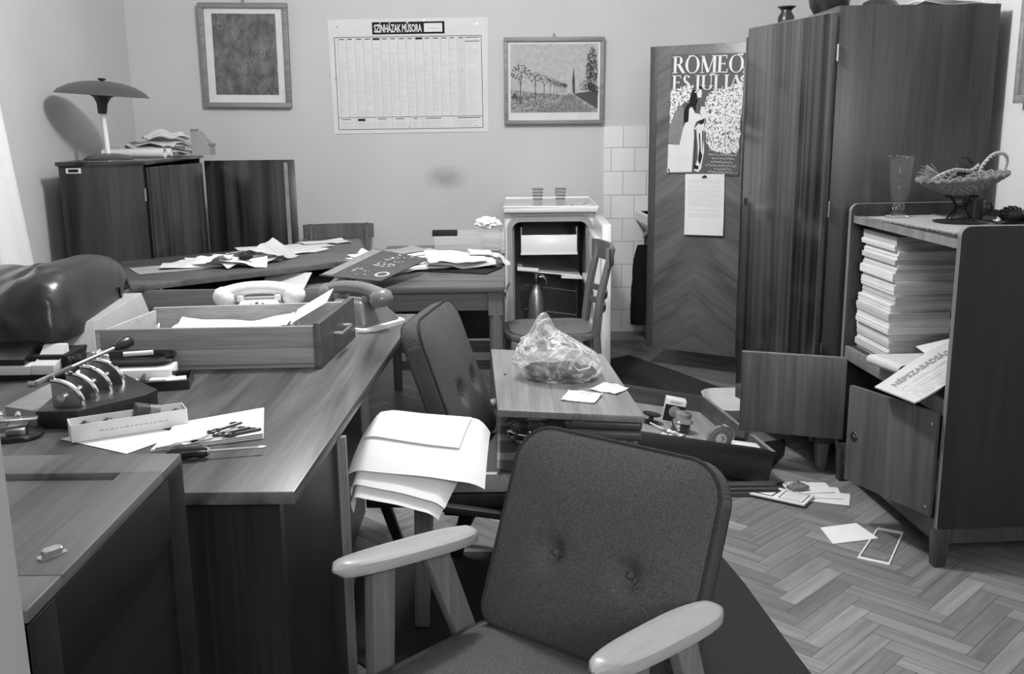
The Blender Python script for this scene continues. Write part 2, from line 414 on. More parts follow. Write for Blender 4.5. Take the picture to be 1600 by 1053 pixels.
def wall(name, *bx): 
    g = G()
    for q in bx: g.bb(*q)
    return struct(g.build(name, 'wall_paint', smooth=0))
wall('wall_back', (XL-.1, XR+.1, YB, YB+.12, 0, ZC))
wall('wall_left', (XL-.12, XL, .42, YB, 0, ZC))
wall('wall_right', (XR, XR+.12, .42, YB, 0, ZC))
wall('wall_front', (XL, -.40, .42, .54, 0, ZC))
wall('ceiling', (XL-.1, XR+.1, .42, YB+.1, ZC, ZC+.1))
g = G(); g.poly([(-.575, YB-.001, .97), (-.225, YB-.001, .97), (-.225, YB-.001, 1.17), (-.575, YB-.001, 1.17)])
o = g.build('wall_stain', 'smudge', smooth=0); struct(o)

# herringbone parquet: real blocks, each block with its own tone of oak
m, nt, b = nm('parquet'); L = nt.links
at = nt.nodes.new('ShaderNodeAttribute'); at.attribute_name = 'block'
sp_ = nt.nodes.new('ShaderNodeSeparateColor'); L.new(at.outputs['Color'], sp_.inputs[0])
tc = nt.nodes.new('ShaderNodeTexCoord')
def grain(rot, off):
    mp0 = nt.nodes.new('ShaderNodeMapping'); mp0.inputs['Rotation'].default_value = (0, 0, rot); L.new(tc.outputs['Object'], mp0.inputs['Vector'])
    mp = nt.nodes.new('ShaderNodeMapping'); mp.inputs['Scale'].default_value = (3.0, 42, 1); L.new(mp0.outputs[0], mp.inputs['Vector'])
    ad = nt.nodes.new('ShaderNodeVectorMath'); ad.operation = 'ADD'; L.new(mp.outputs[0], ad.inputs[0]); L.new(at.outputs['Color'], ad.inputs[1])
    n = nt.nodes.new('ShaderNodeTexNoise'); n.inputs['Scale'].default_value = 1; n.inputs['Detail'].default_value = 5; n.inputs['Distortion'].default_value = .5; L.new(ad.outputs[0], n.inputs['Vector']); return n
ga, gb = grain(-PI/4, 0), grain(PI/4, 0)
mxg = nt.nodes.new('ShaderNodeMix'); mxg.data_type = 'FLOAT'; L.new(sp_.outputs[1], mxg.inputs[0]); L.new(ga.outputs['Fac'], mxg.inputs[2]); L.new(gb.outputs['Fac'], mxg.inputs[3])
rr = nt.nodes.new('ShaderNodeValToRGB'); rr.color_ramp.elements[0].position = .3; rr.color_ramp.elements[1].position = .7
rr.color_ramp.elements[0].color = g3(.62); rr.color_ramp.elements[1].color = g3(1.0); L.new(mxg.outputs[0], rr.inputs['Fac'])
rt = nt.nodes.new('ShaderNodeValToRGB'); rt.color_ramp.elements[0].color = g3(.18); rt.color_ramp.elements[1].color = g3(.43); L.new(sp_.outputs[0], rt.inputs['Fac'])
mm = nt.nodes.new('ShaderNodeMix'); mm.data_type = 'RGBA'; mm.blend_type = 'MULTIPLY'; mm.inputs[0].default_value = 1
L.new(rt.outputs['Color'], mm.inputs[6]); L.new(rr.outputs['Color'], mm.inputs[7]); L.new(mm.outputs[2], b.inputs['Base Color'])
b.inputs['Roughness'].default_value = .42; spec(b, .4); MATS['parquet'] = m
bm = bmesh.new(); lay = bm.loops.layers.color.new('block')
Wd, nn = .058, 5
ang = PI/4; ca, sa = math.cos(ang), math.sin(ang)
def blk(x0, y0, x1, y1, d):
    e = .0006/Wd
    P = [((x*ca - y*sa)*Wd, (x*sa + y*ca)*Wd + 3.0) for x, y in ((x0+e,y0+e),(x1-e,y0+e),(x1-e,y1-e),(x0+e,y1-e))]
    if max(p[0] for p in P) < XL-.05 or min(p[0] for p in P) > XR+.05 or max(p[1] for p in P) < .3 or min(p[1] for p in P) > YB+.05: return
    f = bm.faces.new([bm.verts.new((p[0], p[1], 0)) for p in P])
    tone = min(1, max(0, random.gauss(.45, .19))); s_ = random.random()
    for lp in f.loops: lp[lay] = (tone, d, s_, 1)
for i in range(-75, 76):
    for j in range(-14, 15):
        ox, oy = i + j*nn, i - j*nn
        blk(ox, oy, ox+nn, oy+1, 0); blk(ox, oy+1, ox+1, oy+1+nn, 1)
me = bpy.data.meshes.new('floor'); bm.to_mesh(me); bm.free(); me.materials.append(MATS['parquet'])
fl = bpy.data.objects.new('floor', me); COL.objects.link(fl); struct(fl)
g = G(); g.bb(XL-.1, XR+.1, .3, YB+.1, -.12, -.0015); struct(g.build('floor_base', 'black_matt', smooth=0))
g = G(); g.bb(XL-.1, XR+.1, -1.4, .3, -.12, 0); struct(g.build('floor_hall', 'old_dark', smooth=0))

# tiles round the washbasin
m, nt, b = nm('tiles'); L = nt.links; tc = nt.nodes.new('ShaderNodeTexCoord'); sx = nt.nodes.new('ShaderNodeSeparateXYZ'); cb = nt.nodes.new('ShaderNodeCombineXYZ')
L.new(tc.outputs['Object'], sx.inputs[0]); L.new(sx.outputs['X'], cb.inputs['X']); L.new(sx.outputs['Z'], cb.inputs['Y'])
bt = nt.nodes.new('ShaderNodeTexBrick'); bt.offset = .5; bt.inputs['Scale'].default_value = 1; bt.inputs['Brick Width'].default_value = .146; bt.inputs['Row Height'].default_value = .145
bt.inputs['Mortar Size'].default_value = .0016; bt.inputs['Mortar Smooth'].default_value = .1
bt.inputs['Color1'].default_value = g3(.68); bt.inputs['Color2'].default_value = g3(.74); bt.inputs['Mortar'].default_value = g3(.22)
L.new(cb.outputs[0], bt.inputs['Vector']); L.new(bt.outputs['Color'], b.inputs['Base Color']); b.inputs['Roughness'].default_value = .22; spec(b, .5); MATS['tiles'] = m
g = G(); g.bb(.58, XR, YB-.012, YB, .055, 1.342); struct(g.build('wall_tiling', 'tiles', smooth=0))
g = G(); g.bb(.58, XR, YB-.016, YB, 0, .055); g.bb(XL, .58, YB-.014, YB, 0, .06); struct(g.build('baseboard_back', 'grey_board', smooth=0))
g = G(); g.bb(XL, XL+.014, .54, YB-.02, 0, .06); struct(g.build('baseboard_left', 'grey_board', smooth=0))
g = G(); g.bb(-.40, -.300, .42, .56, 0, 2.2, bev=.004); struct(g.build('door_1', 'jamb_paint'))

# ---------------------------------------------------------------- writing desk (walnut)
d = thing('desk', 'large dark walnut writing desk carrying the telephones, keys and loose drawer', 'desk', (-1.0, 2.5, 0))
TOP = [(-.388, 1.661), (-.321, 3.296), (-1.62, 3.31), (-1.66, 1.67)]
g = G(); g.prism(TOP, .735, .76, bev=.003); g.build('desktop', 'desk_top', d, True)
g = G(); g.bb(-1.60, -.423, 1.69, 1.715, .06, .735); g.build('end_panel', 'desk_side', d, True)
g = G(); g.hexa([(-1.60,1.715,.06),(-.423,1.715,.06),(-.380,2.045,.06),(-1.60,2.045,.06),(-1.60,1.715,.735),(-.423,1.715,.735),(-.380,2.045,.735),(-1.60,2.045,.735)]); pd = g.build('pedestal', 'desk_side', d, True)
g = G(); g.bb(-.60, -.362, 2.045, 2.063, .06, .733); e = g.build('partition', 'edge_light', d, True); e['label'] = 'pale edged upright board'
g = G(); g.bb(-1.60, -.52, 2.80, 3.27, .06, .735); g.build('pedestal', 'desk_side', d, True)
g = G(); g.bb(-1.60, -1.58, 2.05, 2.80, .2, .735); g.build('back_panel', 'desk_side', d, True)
for q in ((1.72, 2.0), (2.83, 3.25)):
    g = G(); g.bb(-1.58, -.55, *q, 0, .06); g.build('plinth', 'black_matt', d, True)

# ---------------------------------------------------------------- old panelled chest in the doorway
c = thing('wooden_chest', 'old panelled dark wooden chest with scuffed top beside the doorway', 'chest', (-.83, 1.2, 0))
x0, x1, ya, yb, zt = -1.15, -.514, .962, 1.468, .90
g = G(); g.bb(x0, x1-.012, ya+.012, yb-.012, .05, zt-.016); g.build('body', 'chest_side', c, True)
g = G(); fw = .062
g.bb(x0, x1, yb-.085, yb, zt-.016, zt, .003); g.bb(x0, x1, ya, ya+.085, zt-.016, zt, .003); g.bb(x1-fw, x1, ya+.085, yb-.085, zt-.016, zt, .002); g.bb(x0, x0+fw, ya+.085, yb-.085, zt-.016, zt, .002)
lid = g.build('lid_frame', 'chest_top', c, True)
g = G(); g.bb(x0+fw, x1-fw, ya+.085, yb-.085, zt-.016, zt-.009); g.build('lid_panel', 'chest_top', c, True)
g = G(); g.bb(x1-.012, x1, yb-.065, yb, .04, zt-.017, .002); g.bb(x1-.012, x1, ya, ya+.065, .04, zt-.017, .002); g.bb(x1-.012, x1, ya+.065, yb-.065, zt-.11, zt-.017, .002); g.bb(x1-.012, x1, ya+.065, yb-.065, .04, .12, .002)
g.build('side_frame', 'chest_side', c, True)
g = G(); g.bb(x1-.012, x1-.007, ya+.065, yb-.065, .12, zt-.11); g.build('side_panel', 'chest_side', c, True)
g = G(); g.bb(x0, x1, ya, ya+.012, .04, zt-.017, .002); g.build('end_panel', 'chest_side', c, True)
g = G()
for ix in (x0+.03, x1-.05):
    for iy in (ya+.03, yb-.05): g.bb(ix, ix+.04, iy, iy+.04, 0, .06)
g.build('foot', 'chest_side', c, True)
g = G(); M = Matrix.Translation((-.548, 1.098, zt)) @ Matrix.Rotation(.5, 4, 'Z')
M = M @ Matrix.Rotation(-1.2, 4, 'Z'); g.prism(rrect(.014, .034, .005), 0, .002, M); g.prism(rrect(.011, .024, .004), .002, .010, M @ Matrix.Rotation(.15, 4, 'Y'), bev=.002); lk = g.build('lock', 'tin', c, True); lk['label'] = 'small metal lock bolt'

# ---------------------------------------------------------------- left low cabinet with two open doors
c = thing('cabinet', 'low dark polished cabinet under the desk lamp in the far corner', 'cabinet', (-1.96, 5.1, 0))
X0, X1, Ya, Yb, Z1 = -2.17, -1.765, 4.85, 5.76, 1.20
g = G(); g.bb(X0, X1, Ya, Ya+.02, .1, Z1); g.build('side_panel', 'cabinet_side', c, True)
g = G(); g.bb(X0, X1, Yb-.02, Yb, .1, Z1); g.build('side_panel', 'cabinet_side', c, True)
g = G(); g.bb(X0, X0+.012, Ya+.02, Yb-.02, .1, Z1); g.build('back_panel', 'cabinet_side', c, True)
for z in (.1, .62): 
    g = G(); g.bb(X0+.012, X1-.03, Ya+.02, Yb-.02, z, z+.02); g.build('shelf', 'cabinet_side', c, True)
g = G(); g.bb(X0-.01, X1+.018, Ya-.012, Yb+.01, Z1, Z1+.02, .003); g.build('top_board', 'cabinet_side', c, True)
g = G()
for ix in (X0+.03, X1-.07):
    for iy in (Ya+.03, Yb-.07): g.bb(ix, ix+.04, iy, iy+.04, 0, .1)
g.build('foot', 'leg_dark', c, True)
g = G(); h = V((X1+.012, Ya+.01, 0)); dirv = V((.30, .954, 0)); R = Matrix(((dirv.x, -dirv.y, 0), (dirv.y, dirv.x, 0), (0,0,1)))
g.box(h + R @ V((.225, .0, .65)), (.45, .018, 1.08), R, bev=.002); dr = g.build('door', 'cabinet_door', c, True)
g = G(); g.cyl((X1+.004, Ya-.003, 1.03), (X1+.004, Ya-.003, 1.09), .005, n=10); g.build('hinge', 'steel', dr, True)
g = G(); g.bb(-1.735, -1.225, Yb-.03, Yb-.012, .11, 1.185, .002); dr = g.build('door', 'cabinet_door', c, True)
g = G(); g.bb(-1.283, -1.262, Yb-.036, Yb-.03, .13, 1.17); st = g.build('stop_strip', 'drawer_side', dr, True); st['label'] = 'pale wooden stop strip'
g = G(); g.bb(-2.135, -2.062, Ya-.002, Ya, 1.165, 1.19); tg = g.build('label_plate', 'paper_dull', c, True); tg['label'] = 'small white rimmed inventory plate'
g = G(); g.bb(-2.123, -2.074, Ya-.0025, Ya-.002, 1.170, 1.185); g.build('print', 'ink', tg, True)

# ---------------------------------------------------------------- tall wardrobe with both doors open
w = thing('wardrobe', 'tall striped veneer wardrobe standing open along the right wall', 'wardrobe', (1.5, 4.5, 0))
X0, X1, Ya, Yb, Z1 = 1.205, 1.79, 3.78, 5.24, 1.785
g = G(); g.bb(X0, X1, Ya, Ya+.02, .12, Z1, .002); g.build('side_panel', 'wardrobe_side', w, True)
g = G(); g.bb(X0, X1, Yb-.02, Yb, .12, Z1, .002); g.build('side_panel', 'wardrobe_side', w, True)
g = G(); g.bb(X1-.012, X1, Ya+.02, Yb-.02, .12, Z1); g.build('back_panel', 'wardrobe_edge', w, True)
g = G(); g.bb(X0, X1, Ya+.02, Yb-.02, Z1-.02, Z1); g.build('top_board', 'wardrobe_edge', w, True)
g = G(); g.bb(X0, X1, Ya+.02, Yb-.02, .12, .14); g.build('bottom_board', 'wardrobe_edge', w, True)
g = G(); g.bb(X0+.03, X1-.02, Ya+.74, Ya+.76, .14, Z1-.02); g.build('partition', 'wardrobe_edge', w, True)
for ix, iy in ((X0+.03, Ya+.02), (X1-.05, Ya+.02), (X0+.03, Yb-.04), (X1-.05, Yb-.04)):
    g = G(); g.bar((ix, iy, .12), (ix, iy, 0), .05, .05, (0,1,0), .002, .03, .03); g.build('leg', 'leg_wood', w, True)
h = V((1.198, 3.775, 0)); e2 = V((1.048, 4.44, 0)); dv = (e2-h).normalized(); R = Matrix(((dv.x, -dv.y, 0), (dv.y, dv.x, 0), (0,0,1))); wl = (e2-h).length
g = G(); g.box(h + R @ V((wl/2, .011, .945)), (wl, .02, 1.63), R, bev=.002); dr = g.build('door', 'wardrobe_door', w, True)
g = G(); g.box(h + R @ V((wl/2, .011, 1.7615)), (wl-.004, .019, .003), R); g.build('edge_band', 'edge_light_y', dr, True)
for z in (.5, 1.05, 1.62):
    g = G(); g.cyl((1.203, 3.772, z-.03), (1.203, 3.772, z+.03), .005, n=10); g.build('hinge', 'steel', dr, True)
g = G(); g.box(h + R @ V((wl-.03, .0225, 1.03)), (.010, .003, .03), R); g.build('keyhole_plate', 'dark_metal', dr, True)
A3 = V((.775, 5.565, 0)); B3 = V((1.262, 5.248, 0)); dv = (B3-A3).normalized(); R3 = Matrix(((dv.x, -dv.y, 0), (dv.y, dv.x, 0), (0,0,1))); w3 = (B3-A3).length
dr = thing('tmp', '', '', A3, math.atan2(dv.y, dv.x)); del dr['label'], dr['category']; dr.name = 'far_door'; dr.parent = w
dr.location = A3 - V((1.5, 4.5, 0))
g = G(); g.bb(0, w3, -.02, 0, .115, 1.765, .002); p = g.build('leaf', 'wardrobe_chevron', dr)
g = G(); g.bb(.0, .040, -.0235, -.0195, .117, 1.763, .001); g.build('stop_strip', 'wardrobe_edge', dr)
def on_door(u, z, off): return A3 + R3 @ V((u, off, z))

# ---------------------------------------------------------------- bookcase / magazine cabinet
BK = thing('bookcase', 'walnut cabinet holding the tall paper stack, its lower doors hanging open', 'cabinet', (1.318, 2.9, 0), math.radians(3.9))
D, Wb, H1 = .50, .82, 1.075
def side(y0):
    g = G(); P = [(0, .13), (D, .13), (D, H1), (.035, H1)] + arc(.028, H1-.028, .028, PI/2, PI, 6)[1:]
    g.prism([(x, z) for x, z in P], 0, .022, Matrix.Translation((0, y0+.022, 0)) @ Matrix.Rotation(PI/2, 4, 'X'))
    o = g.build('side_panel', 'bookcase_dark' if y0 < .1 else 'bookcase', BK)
    g = G(); Q = [(-.0005, .13), (-.0005, H1-.03)] + arc(.0275, H1-.028, .0285, PI, PI/2, 6) + [(D, H1+.0005)]
    pts = Q + [(x, z-.002) if i > len(Q)-3 else (x+.002, z-.001) for i, (x, z) in reversed(list(enumerate(Q)))]
    g.prism(pts, 0, .0216, Matrix.Translation((0, y0+.0218, 0)) @ Matrix.Rotation(PI/2, 4, 'X')); g.build('edge_band', 'bookcase_edge', o)
side(0); side(Wb-.022)
g = G(); g.bb(.012, D-.01, .022, Wb-.022, 1.008, 1.030); tp = g.build('top_shelf', 'bookcase', BK)
g = G(); g.bb(.010, .013, .022, Wb-.022, 1.0055, 1.0325); g.build('edge_band', 'bookcase_edge', tp)
g = G(); g.bb(.012, D-.01, .022, Wb-.022, .515, .537); sh = g.build('shelf', 'bookcase', BK)
g = G(); g.bb(.006, .022, .022, Wb-.022, .487, .538, .002); g.build('front_rail', 'bookcase_edge', sh)
g = G(); g.bb(0, D-.01, .022, Wb-.022, .13, .155); g.build('bottom_board', 'bookcase', BK)
g = G(); g.bb(D-.012, D, .022, Wb-.022, .13, H1-.02); g.build('back_panel', 'bookcase_dark', BK)
for x in (.022, D-.03):
    for y in (.022, Wb-.03):
        g = G(); g.bar((x, y, .13), (x, y, 0), .048, .048, (0,1,0), .002, .036, .036); g.build('leg', 'bookcase', BK)
g = G(); g.bb(.012, .03, .05, Wb-.05, .075, .13); g.bb(D-.04, D-.022, .05, Wb-.05, .075, .13); g.bb(.05, D-.05, .014, .03, .075, .13); g.bb(.05, D-.05, Wb-.03, Wb-.014, .075, .13); g.build('base_frame', 'bookcase', BK)
g = G(); g.box(V((1.278,3.685,0)) + Rz(math.radians(-20)) @ V((-.197, 0, .330)), (.395, .018, .324), Rz(math.radians(-20)), bev=.0015); dl = g.build('door', 'bookcase_door', BK, True)
g = G(); g.box(V((1.278,3.685,0)) + Rz(math.radians(-20)) @ V((-.197, 0, .492)), (.394, .0186, .003), Rz(math.radians(-20))); g.build('edge_band', 'bookcase_edge', dl, True)
h = V((1.312, 2.925, 0)); e2 = V((1.158, 3.262, 0)); dv = (e2-h).normalized(); R = Matrix(((dv.x, -dv.y, 0), (dv.y, dv.x, 0), (0,0,1))); wl = (e2-h).length
g = G(); g.box(h + R @ V((wl/2, .009, .335)), (wl, .018, .335), R, bev=.0015); dr = g.build('door', 'bookcase_door', BK, True)
g = G(); M = Matrix.Translation(h + R @ V((wl-.035, .0185, .33))) @ R.to_4x4() @ Matrix.Rotation(-PI/2, 4, 'X'); g.lathe([(.0, .004), (.006, .004), (.008, .001), (.016, .0015), (.017, 0)], 20, M=M); kn = g.build('lock_plate', 'dark_metal', dr, True)
for z in (.2, .47):
    g = G(); g.cyl(h + R @ V((.012, .019, z-.003)), h + R @ V((.012, .022, z-.003)), .004, n=10); g.build('screw', 'chrome', dr, True)
bkp = lambda x, y, z: MW[BK] @ V((x, y, z))

# ---------------------------------------------------------------- table frame whose top has been knocked askew
t = thing('bare_table', 'table frame with its dowels showing where the top was knocked askew', 'table', (-1.16, 4.4, 0))
fx0, fx1, fy0, fy1, fz = -1.575, -.745, 3.985, 4.93, .735
g = G(); g.bb(fx0, fx1, fy0, fy0+.02, .655, fz, .002); ap = g.build('apron', 'table_frame', t, True)
for x in (-1.423, -1.143):
    g = G(); g.cyl((x, fy0+.01, fz), (x, fy0+.01, fz+.014), .006, n=10); g.build('dowel', 'chrome', ap, True)
for q in ((fx0, fx1, fy1-.02, fy1), (fx0, fx0+.02, fy0+.02, fy1-.02), (fx1-.02, fx1, fy0+.02, fy1-.02)):
    g = G(); g.bb(*q, .655, fz, .002); g.build('apron', 'table_frame', t, True)
g = G(); g.bb(fx0+.02, fx1-.02, fy0+.02, fy1-.02, .655, .662); g.build('tray', 'drawer_side', t, True)
for x in (fx0+.03, fx1-.03):
    for y in (fy0+.03, fy1-.03):
        g = G(); g.bar((x, y, .655), (x, y, 0), .05, .05, (0,1,0), .002, .035, .035); g.build('leg', 'leg_dark', t, True)
g = G(); g.prism([(-1.844,4.669), (-1.523,3.948), (-.665,4.68), (-.84,5.50)], fz+.0005, fz+.026, bev=.002); o = g.build('tabletop', 'table_top')
tag(o, 'walnut tabletop pushed crooked over its frame, strewn with loose papers', 'tabletop')

# ---------------------------------------------------------------- side table at the back with records on it
t = thing('table', 'plain table against the fridge covered with records and papers', 'table', (-.335, 4.4, 0))
g = G(); g.bb(-.64, -.028, 3.83, 5.15, .737, .76, .002); g.build('tabletop', 'table_top', t, True)
g = G(); g.bb(-.60, -.09, 3.862, 3.88, .66, .737); g.bb(-.60, -.09, 5.09, 5.108, .66, .737); g.bb(-.052, -.034, 3.9, 5.07, .66, .737); g.bb(-.634, -.616, 3.9, 5.07, .66, .737); g.build('apron', 'table_frame', t, True)
for x in (-.605, -.062):
    for y in (3.87, 5.10):
        g = G(); g.box((x, y, .69), (.058, .055, .094)); g.cyl((x, y, .60), (x, y, .645), .028, .028, 20); g.cyl((x, y, 0), (x, y, .645), .022, .029, 20); g.build('leg', 'table_leg', t, True)
g = G(); g.bb(-.60, -.07, 5.112, 5.124, .27, .735); g.build('back_panel', 'board_dark', t, True)
g = G(); g.bb(-.60, -.07, 5.09, 5.11, .20, .26); g.bb(-.61, -.06, 5.12, 5.135, .10, .15); g.build('stretcher', 'table_frame', t, True)

# ---------------------------------------------------------------- refrigerator
f = thing('refrigerator', 'small cream refrigerator with its door hanging open', 'refrigerator', (.225, 5.85, 0))
fx0, fx1, fy0, fy1 = -.035, .475, 5.56, 6.18
g = G(); g.bb(fx0, fx1, fy1-.03, fy1, .08, .885); g.bb(fx0, fx0+.045, fy0, fy1-.03, .08, .885, .004); g.bb(fx1-.045, fx1, fy0, fy1-.03, .08, .885, .004); g.bb(fx0+.04, fx1-.04, fy0, fy1-.03, .845, .885); g.bb(fx0+.04, fx1-.04, fy0, fy1-.03, .08, .13)
g.build('body', 'cream_enamel', f, True)
g = G(); P = rrect(fx1-fx0-.03, .76, .07, 8); Q = rrect(fx1-fx0-.085, .70, .05, 8); M = Matrix.Translation(((fx0+fx1)/2, fy0-.001, .485)) @ Matrix.Rotation(PI/2, 4, 'X')
vs = [M @ V((p[0], p[1], z)) for z in (0, .012) for p in P] ; ws = [M @ V((p[0], p[1], z)) for z in (0, .012) for p in Q]; N = len(P)
a = [g.bm.verts.new(v) for v in vs]; bq = [g.bm.verts.new(v) for v in ws]
for i in range(N):
    j = (i+1) % N
    g.bm.faces.new((a[N+i], a[N+j], bq[N+j], bq[N+i])); g.bm.faces.new((a[i], a[j], a[N+j], a[N+i])); g.bm.faces.new((bq[i], bq[j], bq[N+j], bq[N+i]))
g.build('door_seal', 'grey_board', f, True)
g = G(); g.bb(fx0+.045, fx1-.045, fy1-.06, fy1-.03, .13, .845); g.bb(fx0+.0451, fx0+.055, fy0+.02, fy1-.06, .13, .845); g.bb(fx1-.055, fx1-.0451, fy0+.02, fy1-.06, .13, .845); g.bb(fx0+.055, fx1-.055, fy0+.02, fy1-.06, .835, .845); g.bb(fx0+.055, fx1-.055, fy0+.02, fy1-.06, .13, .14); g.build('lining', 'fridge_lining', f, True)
g = G(); g.bb(.055, .375, 5.60, 6.08, .652, .66); g.bb(.055, .063, 5.60, 6.08, .66, .80); g.bb(.367, .375, 5.60, 6.08, .66, .80); fz_ = g.build('freezer_box', 'steel', f, True)
g = G(); g.box((.215, 5.59, .705), (.315, .012, .102), Rx(-.08), bev=.004); fp = g.build('freezer_flap', 'enamel_white', f, True)
g = G(); g.bb(.055, .375, 5.5785, 5.5815, .646, .660); g.build('flap_lip', 'white_plastic', fp, True)
g = G(); g.box((.215, 5.745, .535), (.36, .25, .007), Ry(.10)); g.build('shelf', 'enamel_white', f, True)
g = G(); g.box((.095, 5.61, .560), (.12, .010, .02), Ry(.08)); g.build('shelf_rail', 'white_plastic', f, True)
g = G(); g.box((.345, 5.62, .512), (.12, .06, .012), Ry(.06)); g.build('shelf_rail', 'white_plastic', f, True)
g = G()
for k in range(16):
    x = .09 + k*.018; g.tube([(x, 5.675, .16), (x+.004, 5.67, .44 - .002*k)], .0022, 6)
for z, r in ((.16, .003), (.30, .003), (.44, .0035)): g.tube([(.075, 5.67, z+.02), (.375, 5.67, z-.02)], r, 6)
for x in (.075, .375): g.tube([(x, 5.67, .16), (x, 5.67, .45), (x, 5.95, .45)], .003, 6)
g.build('wire_basket', 'steel', f, True)
g = G(); g.bb(fx0-.005, fx1+.012, fy0-.05, fy1+.0, .887, .915, .008, 3); tr = g.build('worktop', 'cream_enamel', f, True)
g = G(); P = [(fx0, fy0-.045), (fx1+.006, fy0-.045), (fx1+.006, fy1-.01), (fx0, fy1-.01)]
g.tube([(x, y, .918) for x, y in P], .008, 8, closed=True); g.build('rim', 'enamel_white', tr, True)
g = G(); g.bb(fx0-.008, fx0+.006, fy0-.028, fy0+.004, .42, .455, .002); g.box((fx0+.012, fy0-.02, .475), (.006, .012, .05), Ry(.5)); g.build('latch', 'steel', f, True)
g = G(); g.bb(.462, .512, 5.03, 5.555, .10, .868, .008, 3); dr = g.build('door', 'enamel_white', f, True)
g = G(); g.bb(.425, .462, 5.08, 5.50, .15, .80, .012, 3); g.build('door_liner', 'cream_enamel', dr, True)
for z in (.30, .52):
    g = G(); g.bb(.395, .425, 5.09, 5.49, z, z+.035, .003); g.build('door_rack', 'white_plastic', dr, True)
g = G(); g.bb(fx0+.03, fx1-.03, fy0+.03, fy1-.03, 0, .08); g.build('plinth', 'black_matt', f, True)
# ---------------------------------------------------------------- upholstered armchairs
def cushion(outline, th, puff, K, M, dimples=(), bow=0, expo=3):
    """rounded pad: outline in local x,y; front bulges along +z, flat back at 0"""
    g = G(); N = len(outline)
    sc_ = [1 - (i/K)**1.0 for i in range(K)]
    def zf(x, y, s):
        z = th + puff*(1 - s**expo) - bow*0
        for dx, dy, dep, sg in dimples: z -= dep*math.exp(-((x-dx)**2+(y-dy)**2)/sg**2)
        return z
    def vert(x, y, z):
        return g.bm.verts.new(M @ V((x, y, z + bow*(x*x))))
    rings = [[vert(x*.97, y*.97, 0) for x, y in outline], [vert(x, y, .012) for x, y in outline], [vert(x, y, th-.012) for x, y in outline]]
    for s in sc_: rings.append([vert(x*s*(1 if s < 1 else .985), y*s*(1 if s < 1 else .985), zf(x*s, y*s, s)) for x, y in outline])
    cb = vert(0, 0, 0); ct = vert(0, 0, zf(0, 0, 0))
    for A, B in zip(rings, rings[1:]):
        for i in range(N):
            j = (i+1) % N; g.bm.faces.new((A[i], A[j], B[j], B[i]))
    for i in range(N):
        j = (i+1) % N; g.bm.faces.new((rings[0][j], rings[0][i], cb)); g.bm.faces.new((rings[-1][i], rings[-1][j], ct))
    return g
def piping(outline, z, r, M, bow=0):
    g = G(); g.tube([M @ V((x*1.0, y*1.0, z + bow*x*x)) for x, y in outline], r, 8, closed=True); return g
def armrest(xc, y0, y1, z0, z1, w=.078):
    """tapered wooden arm, lens shaped in plan; y0 back, y1 front"""
    g = G(); n = 26; Lr = []
    for i in range(n+1):
        t_ = i/n; yy = y0 + (y1-y0)*t_; zz = z0 + (z1-z0)*t_
        hw = w/2*(max(0, 1-abs(2*t_-1)**3.2))**.5*(1.0 - .22*t_) + .0035
        Lr.append((yy, zz, hw))
    rings = []
    for yy, zz, hw in Lr:
        th = min(.016, hw*.8)
        sec = [(hw*math.cos(a)*(1 if abs(math.cos(a)) > .3 else 1), th*(1 if math.sin(a) > 0 else -1)*abs(math.sin(a))**.45) for a in [2*PI*k/20 for k in range(20)]]
        rings.append([g.bm.verts.new((xc+sx_, yy, zz+sz_)) for sx_, sz_ in sec])
    for A, B in zip(rings, rings[1:]):
        for k in range(20): g.bm.faces.new((A[k], A[(k+1) % 20], B[(k+1) % 20], B[k]))
    g.bm.faces.new(rings[0]); g.bm.faces.new(rings[-1][::-1])
    return g
